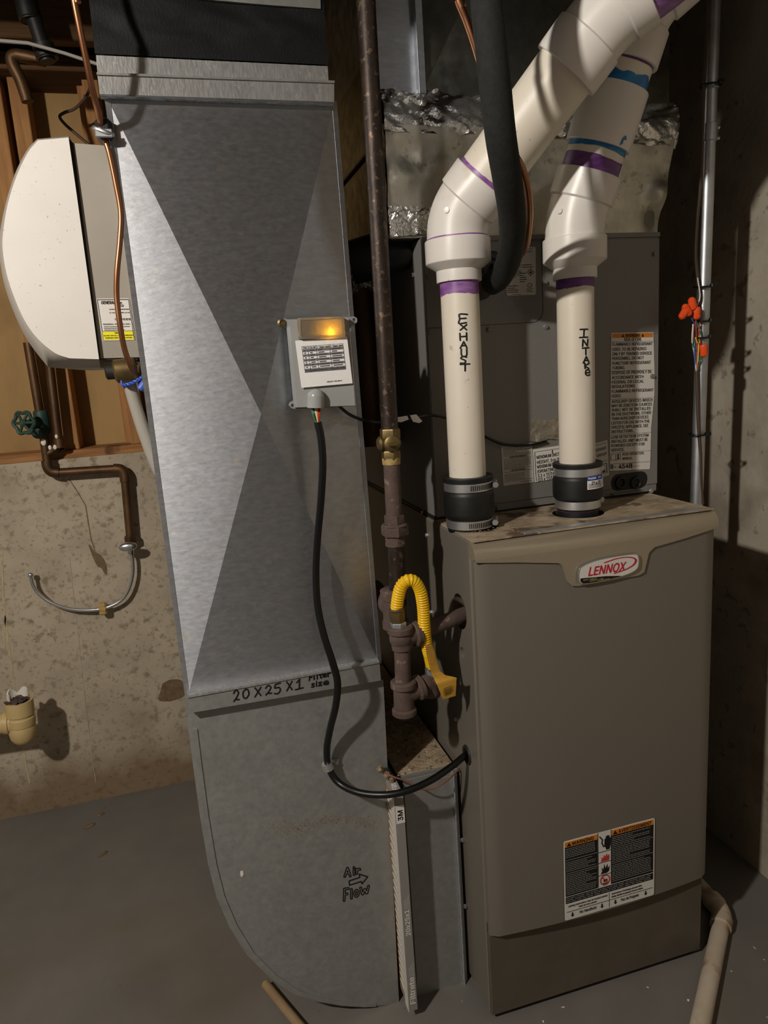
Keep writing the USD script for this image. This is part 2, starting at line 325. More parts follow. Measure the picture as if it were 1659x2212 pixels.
obj('top_plate', box((-3.2, YB-.03, 1.90), (XR, YB+.115, 1.938), .002), 'joist_wood_shaded', wb)
obj('top_plate', box((-3.2, YB+.01, 1.94), (XR, YB+.115, 1.978), .002), 'joist_wood_shaded', wb)
obj('wall_right', box((XR, -3.4, 0), (XR+.2, 1.3, 2.4), 0), 'concrete_pale', kind='structure', smooth=False)
obj('wall_left', box((-3.4, -3.4, 0), (-3.2, 1.3, 2.4), 0), 'room_paint', kind='structure', smooth=False)
obj('wall_front', box((-3.4, -3.6, 0), (XR+.2, -3.4, 2.4), 0), 'room_paint', kind='structure', smooth=False)
ce = setting('ceiling', (0, 0, 2.0))
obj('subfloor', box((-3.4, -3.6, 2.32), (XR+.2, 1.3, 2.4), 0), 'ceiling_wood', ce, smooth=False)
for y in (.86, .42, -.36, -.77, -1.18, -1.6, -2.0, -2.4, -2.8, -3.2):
    zj = at(100, 92, y=.86)[2] if y != .42 else 1.925; obj('joist', box((-3.2, y-.019, zj), (XR if y != .42 else -.56, y+.019, 2.32), .003), 'joist_wood_shaded', ce)  # the short joist is out of view, its height set to shade boards behind

obj('unseen_overhead_box', box((-.46, -.56, 1.765), (.12, -.14, 2.02), .003), 'galvanized_dull', ce, label='unseen metal box under the joists, shading the upper right wall')  # out of view overhead, placed to shade the upper right wall

# ================================================================ FURNACE
W, HF = .4445, .889
fu = thing('furnace', 'taupe gas furnace cabinet with bowed front panel and oval red-lettered badge', 'furnace', (W/2, .36, 0))
gy, gz = .054, .757
def mbox(lo, hi): lo = np.array(lo, float); hi = np.array(hi, float); return m3.Manifold.cube(hi-lo).translate(lo)
def mcyl(o, axis, r, h):
    c = m3.Manifold.cylinder(h, r, r, 40)
    if axis == 'x': c = c.rotate([0, 90, 0])
    return c.translate(list(o))
XE, XI, YP = .036, .239, .082
cab = m3.Manifold(m3.Mesh(np.array(box((0, .0, .012), (W, .72, HF), .003).vertices, np.float32), np.array(box((0, .0, .012), (W, .72, HF), .003).faces, np.uint32)))
for o, r in (((-.01, gy, gz), .030), ((-.01, at(999, 1412, x=0)[1], at(999, 1412, x=0)[2]), .011), ((-.01, .05, .497), .013)): cab = cab-mcyl(o, 'x', r, .3)
for xx, r in ((XE+.006, .042), (XI, .044)): cab = cab-mcyl((xx, YP, HF-.04), 'z', r, .06)
obj('cabinet', cab, 'taupe', fu, smooth=25)
def py_(x): return -.018-.012*(1-(2*np.clip(x, 0, W)/W-1)**2)
def pf(px, py, off=0.):
    y = -.02
    for _ in range(12): p = at(px, py, y=y); y = float(py_(p[0]))-off
    return p
# main panel, bowed
zpb, zpt = .186, .862
def panel_side(s0, s1, z0, z1, yback=-.002, r=.006, off=0.):
    xs = np.linspace(s0, s1, 33); prof = []
    for x in xs:
        k = min(x-s0, s1-x); y = float(py_(x))-off
        if k < r: y += r-math.sqrt(max(r*r-(r-k)**2, 0))
        prof.append((x, y))
    g = Polygon(prof+[(s1, yback), (s0, yback)]); m = trimesh.creation.extrude_polygon(g, z1-z0, engine='earcut'); m.apply_translation([0, 0, z0]); return m
obj('front_panel', panel_side(.002, W-.002, zpb, zpt), 'taupe', fu)
# cap with the drop that carries the badge
low = [(1026, 1216), (1120, 1215), (1206, 1216.5), (1216, 1222), (1226, 1256), (1236, 1266), (1250, 1266), (1380, 1243), (1392, 1236), (1402, 1194), (1414, 1182), (1480, 1163), (1551, 1139)]
lo3 = [pf(a, b, .004) for a, b in low]; lo3[0][0], lo3[-1][0] = 0., W
capg = Polygon([(p[0], p[2]) for p in lo3]+[(W, HF-.026), (0, HF-.026)]).buffer(0)
cm = trimesh.creation.extrude_polygon(capg, .004, engine='earcut'); cm = trimesh.Trimesh(*trimesh.remesh.subdivide_to_size(cm.vertices, cm.faces, .02)); p = cm.vertices
cm.vertices = np.stack([p[:, 0], py_(p[:, 0])-.004+(.004-p[:, 2]), p[:, 1]], 1)
def capsurf(u, v):
    x = u*W; yf = float(py_(x))-.004; a = v*math.pi/2; z0 = HF-.027
    return (x, yf+(1-math.cos(a))*(.004-yf) if False else yf*math.cos(a)+.002*(1-math.cos(a)), z0+.027*math.sin(a))
rnd = grid(capsurf, 33, 9)
capv = [rnd]
ends = []
for u in (0., 1.):
    pr = [capsurf(u, v) for v in np.linspace(0, 1, 9)]; c = (pr[0][0], .002, HF-.027); v = np.array([c]+pr)
    f = np.array([[0, i, i+1] for i in range(1, 9)]); ends.append(trimesh.Trimesh(v, f if u == 1. else f[:, ::-1], process=False))
obj('top_cap', [cm]+capv+ends, 'cap_metallic', fu, label='rounded metallic cap over the front panel')
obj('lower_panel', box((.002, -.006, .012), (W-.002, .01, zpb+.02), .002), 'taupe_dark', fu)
obj('base_rail', box((.006, .012, 0), (W-.006, .70, .013), .001), 'drain_black', fu)
obj('dusty_top_cover', box((.004, .006, HF-.0005), (W-.004, .16, HF+.0022), .001) if False else tri((lambda g: m3.Manifold.extrude(m3.CrossSection([np.array(g)]), .0022).translate([0, 0, HF-.0002]))([(.003, -.012), (W-.003, -.012), (W-.003, .168), (.003, .168)])-mcyl((XE+.006, YP, HF-.02), 'z', .042, .04)-mcyl((XI, YP, HF-.02), 'z', .044, .04)), 'dusty_top', fu, label='top plate streaked with brown dust')
obj('top_edge_strip', box((.09, -.010, HF+.0005), (W-.02, .006, HF+.0032), .001), 'galvanized_mid', fu)
for a, b in ((923, 1156), (932.5, 1322), (985.5, 1552)):
    obj('screw', screw_head(at(a, b, x=0), V3(-1, 0, 0), .0042), 'zinc', fu)
obj('knockout_ring', torus((-.0005, .05, .497), V3(1, 0, 0), .0145, .003, 30, 8), 'dark_metal', fu)
# badge
bp = [pf(a, b, .0045) for a, b in ((1247, 1252), (1378, 1233), (1247, 1218))]
bc = pf(1313, 1227, .0048)
by = float(py_(bc[0]))-.0045
BU = V3(1, (py_(bc[0]+.05)-py_(bc[0]-.05))/.1, 0); BU /= np.linalg.norm(BU)
bw = abs(at(1378, 1222, y=by)[0]-at(1247, 1232, y=by)[0]); bh = .038
BF = Face(bc-BU*bw/2-V3(0, 0, bh/2)+V3(0, -.0006, 0), BU*bw, V3(0, 0, bh))
bo = affinity.scale(Polygon([(0, .12), (.01, .55), (.07, .78), (.3, .95), (.62, 1), (.93, .98), (.99, .86), (1., .55), (.97, .3), (.85, .14), (.6, .03), (.3, -.02), (.06, 0)]), 1, 1).buffer(0)
bo = Polygon(curve(np.c_[np.array(bo.exterior.coords), np.zeros(len(bo.exterior.coords))], 6)[:, :2]).buffer(0)
badge = obj('badge', BF.poly(bo, 0, .0035), 'zinc', fu, label='silver oval badge')
obj('badge_face', BF.poly(affinity.scale(bo, .965, .93), .0035, .0004), 'label_white', badge)
obj('badge_foot', BF.poly(affinity.scale(bo, .95, .92).intersection(Polygon([(0, 0), (1, -.1), (.66, .12), (.45, .2), (0, .28)])), .004, .0004), 'ink', badge)
obj('badge_lettering', [BF.text('LENNOX', .15, .33, .36, .60, .0042, True, slant=.25)]+[BF.poly(LineString(curve(np.array([(.42, .80, 0), (.62, .9, 0), (.82, .88, 0), (.93, .74, 0), (.90, .52, 0), (.76, .36, 0), (.58, .27, 0)]), 6)[:, :2]).buffer(.016).difference(LineString([(.3, .6), (.8, .62)]).buffer(.02)), .0042, .0004)], 'red_ink', badge)
obj('badge_small_print', [BF.text('DAVE LENNOX', .07, .15, .065, .22, .0046), BF.text('SIGNATURE', .17, .075, .07, .22, .0046, slant=.3), BF.text('COLLECTION', .3, .03, .06, .2, .0046)], 'thread_tape', badge)
# warning label low on the front panel
wl_tl, wl_tr, wl_bl = pf(1214.4, 1818.6, .0006), pf(1413.3, 1765, .0006), pf(1221.6, 1987.6, .0006)
ym = float(py_((wl_tl[0]+wl_tr[0])/2))-.0008
wx0 = (wl_tl[0]+wl_bl[0])/2; wx1 = wl_tr[0]; wz1 = (wl_tl[2]+wl_tr[2])/2; wz0 = wl_bl[2]
sl = (py_(wx1)-py_(wx0))/(wx1-wx0)
WF = Face(V3(wx0, float(py_(wx0))-.0016, wz0), V3(wx1-wx0, sl*(wx1-wx0), 0), V3(0, 0, wz1-wz0))
wlb = obj('warning_label', WF.rect(0, 0, 1, 1, 0, .0006, .02), 'label_white', fu, label='black and white two-language warning label')
B = lambda a, b, c, d: WF.rect(a, 1-d, c, 1-b, .0006, .0003)
obj('orange_band', [B(.012, .015, .362, .078), B(.515, .015, .985, .078)], 'orange_band', wlb)
obj('black_panel', [B(.012, .078, .362, .695), B(.515, .078, .985, .695), B(.012, .705, .985, .787)], 'ink', wlb)
WT = lambda t, u, v, h, w, **k: WF.text(t, u, 1-v, h, w, .0009, **k)
ob = [WT('WARNING', .085, .068, .042, .235, bold=True), WT('AVERTISSEMENT', .59, .068, .042, .37, bold=True)]
for u in (.055, .555): ob.append(WF.poly(Polygon([(u-.025, 1-.07), (u+.025, 1-.07), (u, 1-.024)]), .0009, .0003))
for a, b in ((.012, .362), (.515, .985)): pass
lines = [B(.365, .0, .37, .69), B(.508, .0, .513, .69), B(.37, .25, .51, .256), B(.37, .385, .51, .391), B(.37, .545, .51, .551), B(.02, .895, .98, .9), B(.485, .80, .49, .985)]
ob += lines
ob += [WT('Lighting instructions may be located behind', .035, .835, .021, .43), WT('heat access panel.', .15, .872, .021, .2), WT("Instructions d'éclairage peuvent être", .515, .835, .021, .34), WT("situées derrière le panneau d'accès chaleur.", .51, .872, .021, .36), WT('No Handhold', .16, .955, .036, .18), WT('Pas de Poignée', .62, .955, .036, .2)]
for u in (.08, .405, .555, .90): ob += [WF.rect(u-.007, 1-.945, u+.007, 1-.915, .0009, .0003), WF.poly(Polygon([(u-.018, 1-.945), (u+.018, 1-.945), (u, 1-.972)]), .0009, .0003)]
hnd = unary_union([LineString([(.44+.0+i*.014, .81), (.444+i*.014, .90+[.0, .03, .035, .03, .0][i+0])]).buffer(.0062) for i in range(5)]+[Polygon([(.44, .83), (.505, .83), (.495, .78), (.49, .765), (.455, .765), (.45, .79)])])
bolt = LineString([(.385, .945), (.415, .90), (.408, .86), (.428, .81)]).buffer(.006)
ob += [WF.poly(hnd, .0009, .0003), WF.poly(bolt, .0009, .0003), WF.poly(Polygon([(.395, .47), (.41, .50), (.405, .55), (.425, .52), (.432, .59), (.445, .53), (.468, .58), (.47, .52), (.492, .55), (.485, .49), (.46, .47)]), .0009, .0003), WF.poly(sbox(.425, .36, .465, .39).union(sbox(.415, .335, .475, .345)), .0009, .0003)]
obj('lettering', ob, 'ink', wlb)
ringp = Point(0, 0).buffer(1, 24).difference(Point(0, 0).buffer(.8, 24)).union(LineString([(-.65, .65), (.65, -.65)]).buffer(.1))
obj('red_pictogram', [WF.poly(Polygon([(.395, .625), (.405, .655), (.40, .68), (.42, .665), (.43, .705), (.44, .675), (.46, .715), (.465, .68), (.485, .70), (.49, .65), (.48, .625)]), .0009, .0003), WF.poly(affinity.translate(affinity.scale(ringp, .055, .068, origin=(0, 0)), .44, .385), .0012, .0003)], 'fire_red', wlb)
obj('white_rule', [B(.02, .235, .355, .24), B(.02, .40, .355, .405), B(.52, .235, .98, .24), B(.52, .43, .98, .435), B(.52, .66, .98, .665), B(.02, .698, .98, .703)], 'label_white', wlb) if False else None
obj('fine_print', [greek(WF, .02, .34, 1-.215, 1-.09, 6, 1, .0009), greek(WF, .02, .345, 1-.39, 1-.26, 6, 2, .0009), greek(WF, .02, .35, 1-.68, 1-.42, 12, 3, .0009), greek(WF, .52, .95, 1-.225, 1-.09, 6, 4, .0009), greek(WF, .52, .95, 1-.42, 1-.25, 8, 5, .0009), greek(WF, .52, .96, 1-.65, 1-.45, 9, 6, .0009), greek(WF, .02, .97, 1-.78, 1-.712, 3, 7, .0009)]+[WF.rect(a, 1-v-.005, b, 1-v, .0009, .0003) for a, b, v in ((.02, .358, .238), (.02, .358, .405), (.52, .98, .235), (.52, .98, .43), (.52, .98, .66))], 'print_grey', wlb)

# ================================================================ COIL CABINET on the furnace
YC = .163; C0, C1, CZ0, CZ1 = .006, .4575, HF+.006, at(1170, 507, y=YC)[2]
co = thing('coil_cabinet', 'dark grey evaporator coil cabinet with warning stickers behind the vent pipes', 'air conditioner', ((C0+C1)/2, .42, CZ0))
obj('cabinet', box((C0, YC, CZ0), (C1, .70, CZ1), .002), 'coil_grey', co)
zt = at(1170, 521, y=YC)[2]; xs = at(1170, 610, y=YC)[0]; zm = at(1000, 705, y=YC)[2]
face = sbox(C0+.001, CZ0+.014, C1-.001, zt); upg = sbox(C0+.001, zm, xs, zt)
upg = unary_union([sbox(C0+.001, zm+.02, xs, zt), sbox(C0+.001, zm, xs-.02, zt), Point(xs-.02, zm+.02).buffer(.02, 8)])
post = sbox(C0+.001, CZ0+.014, at(972, 1050, y=YC)[0], zm-.001)
up_h = upg.buffer(-.0007).difference(Point(*at(1062, 575, y=YC)[[0, 2]]).buffer(.021))
obj('upper_panel', plate(up_h, YC-.0022, .0024), 'coil_grey', co)
drain = sbox(*at(1318, 1062, y=YC)[[0, 2]], *at(1398, 1016, y=YC)[[0, 2]]).buffer(-.016).buffer(.016, 6)
obj('lower_panel', plate(face.difference(upg.buffer(.0007)).difference(post.buffer(.0008)).difference(drain), YC-.0022, .0024), 'coil_grey', co)
obj('corner_post', plate(post, YC-.0026, .0028), 'coil_grey', co)
obj('top_rail', plate(sbox(C0, zt+.003, C1, CZ1), YC-.003, .004), 'coil_grey', co)
obj('bottom_rail', plate(sbox(C0+.03, CZ0, C1-.002, CZ0+.012), YC-.001, .004), 'coil_grey', co)
obj('base_flange', box((C0-.002, YC+.002, HF+.001), (C1, .70, CZ0+.001), .001), 'drain_black', co)
dp = obj('drain_port', plate(drain, YC-.0012, .002), 'slot', co, label='black rubber drain port plate')
for a in (1341, 1374): obj('drain_plug', torus(at(a, 1043, y=YC-.003), V3(0, 1, 0), .0095, .0022), 'rubber', dp)
obj('drain_shelf', box((at(1318, 1065, y=YC)[0], YC-.012, at(1318, 1066, y=YC)[2]-.002), (at(1386, 1060, y=YC)[0], YC-.001, at(1318, 1066, y=YC)[2]), .0005), 'coil_grey', co)
for a, b in ((928, 718), (933, 849), (1055.6, 712), (1178, 706), (1177, 610), (1413, 549), (1409, 813), (1406, 1060), (1187, 526), (925, 600), (1075, 1097)):
    obj('screw', screw_head(at(a, b, y=YC-.0024), V3(0, -1, 0), .0036), 'zinc' if a in (1178, 1406) else 'coil_grey', co)
for a, b in ((893.8, 594), (915, 1107)): obj('screw', screw_head(V3(C0, at(a, b, x=C0)[1], at(a, b, x=C0)[2]), V3(-1, 0, 0), .0038), 'zinc', co)
gro = at(1062, 575, y=YC-.002); obj('rubber_grommet', lathe(gro+V3(0, .002, 0), (0, -1, 0), [(0, .024), (.006, .024), (.008, .021), (.008, .012), (.003, .012)], 30), 'rubber', co)
gr2 = at(1037, 618, y=YC-.002); obj('rubber_grommet', lathe(gr2+V3(0, .002, 0), (0, -1, 0), [(0, .023), (.005, .023), (.007, .02), (.007, .010)], 30), 'rubber', co)
YL = YC-.0026
L1 = front((1320, 719), (1411, 717.4), (1316.5, 1017), YL)
big = obj('flammable_refrigerant_label', L1.poly(Polygon([(0, 0), (.99, -.01), (1.0, .1), (1.0, .3), (1.06, .55), (1.05, .72), (1.0, 1), (0, 1)]), 0, .0006), 'label_white', co, label='tall sticker with orange heading and large capital print')
obj('orange_band', L1.rect(.025, 1-.036, .985, 1-.006, .0006), 'orange_band', big)
T1 = lambda t, v, w, u=.03, h=.0215, **k: L1.text(t, u, 1-v, h, w, .0009, **k)
lt = [L1.text('WARNING', .5, 1-.031, .021, .34, .0011, True, 'c'), T1('RISK OF FIRE', .059, .4, .31)]
for u in (.27, .74): lt.append(L1.poly(Polygon([(u-.03, 1-.031), (u+.03, 1-.031), (u, 1-.010)]), .0011, .0003))
for t, v, w in (('FLAMMABLE REFRIGERANT', .092, .95), ('USED. TO BE REPAIRED', .127, .80), ('ONLY BY TRAINED SERVICE', .160, .94), ('PERSONNEL. DO NOT', .192, .75), ('PUNCTURE REFRIGERANT', .226, .92), ('TUBING.', .259, .30),
                ('DISPOSE OF PROPERLY IN', .294, .93), ('ACCORDANCE WITH', .328, .75), ('FEDERAL OR LOCAL', .361, .76), ('REGULATIONS.', .393, .56), ('FLAMMABLE REFRIGERANT', .427, 1.0), ('USED.', .460, .23),
                ('AUXILIARY DEVICES WHICH', .500, .98), ('MAY BE IGNITION SOURCES', .531, .97), ('SHALL NOT BE INSTALLED', .562, .94), ('IN THE DUCTWORK, OTHER', .594, .95), ('THAN AUXILIARY DEVICES', .625, .89), ('LISTED FOR USE WITH THE', .657, .92), ('SPECIFIC APPLIANCE. SEE', .689, .89), ('INSTRUCTIONS.', .721, .53),
                ('LEAK DETECTION SYSTEM', .761, .90), ('INSTALLED. UNIT MUST BE', .793, .88), ('POWERED EXCEPT FOR', .825, .81), ('SERVICE.', .857, .32)): lt.append(T1(t, v, w))
lt += [T1('R- 454B', .988, .52, .02, .032, bold=True)]
for v in (.063, .27, .472, .73, .868): lt.append(L1.rect(0.0, 1-v-.0012, 1.02, 1-v, .0006))
lt += [L1.rect(0, .048, .98, .0495, .0006), L1.rect(.54, 0, .548, .048, .0006)]
def book(F, u0, v0, w, h, w0):
    um, u1 = u0+w*.52, u0+w; o = Polygon([(u0, v0), (u0+w*.26, v0+h*.1), (um, v0), (u0+w*.8, v0+h*.1), (u1, v0+h*.05), (u1, v0+h*.95), (u0+w*.8, v0+h), (um, v0+h*.88), (u0+w*.26, v0+h), (u0, v0+h*.9)]); e = .035*w
    return [F.poly(o.difference(affinity.scale(o, 1-2.4*e/w, 1-2.4*e/h*F.a**-1 if False else .9)), w0, .0003), F.rect(um-e/2, v0, um+e/2, v0+h*.88, w0), F.rect(um+w*.18, v0+h*.2, um+w*.3, v0+h*.6, w0), F.rect(um+w*.12, v0+h*.18, um+w*.36, v0+h*.25, w0), F.poly(affinity.scale(Point(um+w*.24, v0+h*.75).buffer(w*.075), 1, F.a**-1*1.1), w0, .0003)]
lt += book(L1, .02, .075, .24, .05, .0006)
obj('lettering', lt, 'ink', big)
obj('grey_lettering', [T1('READ OPERATORS', .893, .52, .31, .02), T1('MANUAL', .925, .24, .31, .02), greek(L1, .56, .74, .018, .026, 1, 9)], 'ink_mid', big)
L2 = front((1253, 966), (1312, 950), (1256, 1022), YL)
l2 = obj('refrigerant_group_label', L2.rect(0, 0, 1, 1, 0, .0005), 'label_dim', co)
obj('lettering', [L2.text('REFRIGERANT', .95, .66, .11, .75, .0008, align='r'), L2.text('SAFETY GROUP', .95, .44, .11, .8, .0008, align='r'), L2.text('A2L', .36, .26, .1, .22, .0008)]+[L2.rect(.06, v, .94, v+.012, .0005) for v in (.22, .9)]+book(L2, .42, -.28, .52, .42, .0005), 'ink_mid', l2)
obj('lower_sheet', L2.rect(0, -.38, 1, .01, -.0002, .0005), 'label_dim', l2)
L3 = front((1151, 971), (1236, 958), (1155, 1041.5), YL-.0006)
l3 = obj('minimum_height_label', L3.rect(0, 0, 1, 1, 0, .0008), 'label_white', co, label='bright sticker with bold minimum height print')
T3 = lambda t, v, w: L3.text(t, .075, 1-v, .094, w, .0012)
obj('lettering', [T3('MINIMUM INSTALLED', .30, .80), T3('HEIGHT, 0 m (0 ft)', .455, .68), T3('MINIMUM ROOM AREA', .59, .80), T3('(OPERATING OR STORAGE)', .735, .93), T3('3.1 x TOTAL CHARGE', .865, .82), T3('(15 x TOTAL CHARGE)', .985, .84), L3.rect(.03, .91, .97, .918, .0008), L3.rect(.03, -.06+.09, .04, .918, .0008), L3.rect(.47, .80, .49, .9, .0008)], 'ink', l3)
L4 = front((1082, 965), (1149, 957), (1087, 1050), YL)
l4 = obj('caution_label', L4.rect(0, 0, 1, 1, 0, .0005, .03), 'label_dim', co)
obj('fine_print', [greek(L4, .06, .95, .76, .96, 6, 11), greek(L4, .06, .95, .42, .65, 7, 12), greek(L4, .06, .72, .12, .30, 7, 13), greek(L4, .55, .95, .03, .07, 1, 14)]+[L4.rect(.04, v, .96, v+.006, .0005) for v in (.74, .67, .41, .335, .1, .97)]+[L4.text('AVERTISSEMENT', .25, .69, .035, .56, .0008, True), L4.text('ADVERTENCIA', .28, .355, .035, .46, .0008, True)], 'ink_mid', l4)
L5 = front((1093, 534), (1157, 533), (1094, 639), YL)
l5 = obj('rating_label', L5.rect(0, 0, 1, 1, 0, .0005, .05), 'label_dim', co, label='rounded rating plate sticker partly behind the black hose')
obj('fine_print', [greek(L5, .05, .9, .88, .98, 4, 21), greek(L5, .05, .5, .36, .86, 14, 22), greek(L5, .52, .92, .56, .65, 2, 23), greek(L5, .45, .72, .26, .48, 5, 24), greek(L5, .03, .4, .05, .22, 4, 25), greek(L5, .15, .8, .015, .035, 1, 26), greek(L5, .68, .92, .06, .14, 3, 27),
   L5.poly(Polygon([(.7, .475), (.82, .395), (.94, .475), (.82, .555)]).difference(affinity.scale(Polygon([(.7, .475), (.82, .395), (.94, .475), (.82, .555)]), .8, .8)), .0005, .0003), L5.poly(Polygon([(.78, .45), (.86, .45), (.86, .47), (.82, .51), (.785, .47)]), .0005, .0003), L5.poly(affinity.translate(affinity.scale(Point(0, 0).buffer(1, 20).difference(Point(0, 0).buffer(.8, 20)), .075, .046, origin=(0, 0)), .79, .2), .0005, .0003)], 'ink', l5)
# torn metal tape over the cable's hole
tp = [(1143, 953), (1147, 912), (1150, 905), (1180, 908), (1214, 902), (1214, 950), (1186, 948), (1160, 955)]
tg = Polygon([at(a, b, y=YL)[[0, 2]] for a, b in tp]); tm = trimesh.creation.extrude_polygon(tg, .001, engine='earcut')
tm = trimesh.Trimesh(*trimesh.remesh.subdivide_to_size(tm.vertices, tm.faces, .003)); pq = tm.vertices; nz = meshkit.fbm(np.c_[pq[:, :2]*90, pq[:, :1]*0], 4, 3)
tm.vertices = np.stack([pq[:, 0], YL-pq[:, 2]-np.clip(nz-.35, 0, 1)*.006*(pq[:, 2] > 0)-.0002, pq[:, 1]], 1)
obj('metal_tape_patch', tm, 'putty', co, label='crinkled metal tape patch', smooth=True)

# ================================================================ SUPPLY PLENUM over the coil
pl = thing('supply_plenum', 'foil-taped sheet metal supply plenum rising from the coil cabinet', 'duct', (.22, .42, CZ1))
YPL = .176
f_tl, f_tr, f_bl, f_br = at(831, 268, y=YPL), at(1456, 303, y=YPL), at(838, 505, y=YPL), at(1419, 503, y=YPL)
f_bl[2] = f_br[2] = CZ1+.001
def foilf(u, v):
    p = (1-v)*((1-u)*f_bl+u*f_br)+v*((1-u)*f_tl+u*f_tr)
    w = meshkit.fbm(np.array([u*5, v*3, 1.]), 3, 4)-.5
    e = math.exp(-((u-.97)/.035)**2-((v-.3)/.25)**2)*.022+math.exp(-((u-.03-.05*v)/.05)**2-((v-.62)/.2)**2)*.012
    return p+V3(0, -abs(w)*.006+e*math.sin(v*9+u*7)*.8-.002, 0)
obj('foil_wrap', thick(grid(foilf, 90, 45), .002) if False else grid(foilf, 90, 45), 'foil', pl, smooth=True)
obj('duct_board', box((min(f_bl[0], f_tl[0])+.003, YPL+.004, CZ1+.001), (f_br[0], .66, min(f_tl[2], f_tr[2])-.004), .003), 'galvanized_dark', pl)
u_l, u_r = at(820, 207, y=.225), at(1445, 235, y=.225); ZU = (u_l[2]+u_r[2])/2
def tapef(seed, A, Bq, Cq, D, amp):
    def f(u, v):
        p = (1-v)*((1-u)*A+u*Bq)+v*((1-u)*Cq+u*D); q = meshkit.fbm(np.array([u*14+2*math.sin(v*4), v*4, seed]), 3, seed)-.5; r = abs(meshkit.fbm(np.array([u*22+v*6, v*3, seed+4.]), 2, seed+3)-.5)
        return p+V3(0, -.75, .6)*(q*amp+r*amp*1.2+.016*math.sin(math.pi*v)*(1 if amp > .008 else .2))
    return f
top_l, top_r = f_tl.copy(), f_tr.copy()
obj('foil_tape', grid(tapef(11, top_l+V3(-.002, -.003, -.012), top_r+V3(.003, -.003, -.012), u_l+V3(-.004, .0, .004), u_r+V3(.004, 0, .004), .017), 150, 26), 'foil_tape', pl, smooth=40, label='crumpled shiny foil tape')
obj('foil_tape', grid(tapef(17, f_bl+V3(.001, -.006, .0), at(960, 503, y=YPL)+V3(0, -.006, 0), at(836, 445, y=YPL-.006), at(960, 452, y=YPL-.006), .007), 60, 24), 'foil_tape', pl, smooth=40, label='crumpled shiny foil tape')
obj('foil_tape', grid(lambda u, v: V3(f_bl[0]-.001-.0+(-.004)*v*0+(f_tl[0]-f_bl[0])*v, YPL-.004+.05*u, CZ1+(f_tl[2]-CZ1)*v)+V3(-1, 0, 0)*.006*(meshkit.fbm(np.array([u*3, v*14, 2.]), 3, 8)-.3), 10, 60), 'foil_tape', pl, smooth=40, label='crumpled shiny foil tape')
xu0, xu1, YU = u_l[0], u_r[0], .225; ZT = 2.1; xsm = at(905, 200, y=YU)[0]
a_, b_, c_, d_ = V3(xsm, YU, ZU), V3(xu1, YU, ZU), V3(xu1, YU, ZT), V3(xsm, YU, ZT)
dg = at(1003, 0, y=YU); dg2 = at(908, 205, y=YU); dd = (dg-dg2); apex = dg2+dd*1.75; apex[1] = YU-.016
obj('front_sheet', [trimesh.Trimesh([a_, b_, c_, d_, apex], [[0, 1, 4], [1, 2, 4], [2, 3, 4], [3, 0, 4]], process=False)], 'galvanized_dark', pl, smooth=False)
obj('side_strip', box((xu0, YU-.001, ZU), (xsm-.004, YU+.02, ZT), .001), 'galvanized', pl)
obj('standing_seam', box((xsm-.005, YU-.016, ZU+.004), (xsm+.008, YU+.004, ZT), .001), 'galvanized', pl)
obj('duct_shell', box((xu0+.004, YU+.02, ZU-.05), (xu1-.003, .66, ZT), .002), 'galvanized_dark', pl)
obj('screw', screw_head(at(901, 203, y=YU-.001), V3(0, -1, 0), .0045), 'zinc', pl)

# black taped round branch beside the coil
rd = thing('taped_round_duct', 'black tape-wrapped round duct stub with foil edge left of the coil cabinet', 'duct', (C0-.06, .24, 1.34))
e0, e1 = at(835, 548, y=.24), at(897, 533, y=.24)
obj('wrapped_pipe', crumple(tube([e0+V3(-.06, .02, -.01), e0, (e0+e1)/2, e1], [.036, .037, .034, .024], 30).subdivide(), .006, 40, 3), 'rubber', rd, smooth=True)
obj('foil_end', crumple(tube([e1+V3(-.004, 0, .0), e1+V3(.008, 0, .004), e1+V3(.012, 0, .006)], [.026, .025, .012], 24).subdivide(), .008, 90, 4), 'foil_tape', rd, smooth=40)
kc = at(776, 590, y=.42); rb = thing('foil_wrapped_joint', 'crumpled foil-wrapped pipe joint in the dark gap behind the return duct', 'pipe', kc)
obj('foil_bundle', crumple(trimesh.creation.icosphere(4, .045).apply_translation(kc), .035, 50, 6), 'foil_tape', rb, smooth=30)
obj('pipe', [cyl(kc+V3(0, 0, -.03), kc+V3(.005, 0, -.34), .032)], 'copper_old', rb)

# ================================================================ RETURN AIR DUCT
YD = .085
A2 = lambda a, b, y=YD: at(a, b, y=y)[[0, 2]]
d_tl, d_tr, d_bl, d_br = at(232, 213, y=YD), at(722, 219, y=YD), at(405, 1507, y=YD), at(820, 1433, y=YD)
du = thing('return_air_duct', 'tall galvanized return air drop with cross-broken front sheet and dark canvas joint', 'duct', ((d_bl[0]+d_br[0])/2, .34, .67))
ap = at(560, 892, y=YD); ap[1] = YD-.0265
q4 = [d_bl, d_br, d_tr, d_tl]
vs, fs = [], []
for i in range(4): vs += [q4[i], q4[(i+1) % 4], ap]; fs.append([3*i, 3*i+1, 3*i+2])
obj('front_sheet', trimesh.Trimesh(np.array(vs), np.array(fs), process=False), 'galvanized', du, smooth=False, label='bright sheet folded into four triangles by a cross-break')
obj('duct_shell', trimesh.convex.convex_hull([p+V3(0, dy, 0) for p in q4 for dy in (.0006, .52)]), 'galvanized_dull', du)
hem = [LineString([p[[0, 2]], q[[0, 2]]]).buffer(.0035, cap_style=2) for p, q in ((d_tl, d_bl), (d_tr, d_br))]
for h in hem: obj('corner_fold', plate(h, YD-.0012, .0035), 'galvanized', du)
def pl_(px, y, t): return plate(Polygon([A2(a, b, y) for a, b in px]), y, t)
obj('top_flange', [pl_([(210, 160), (722, 178), (722, 220), (215, 203)], YD-.013, .018)], 'galvanized_mid', du)
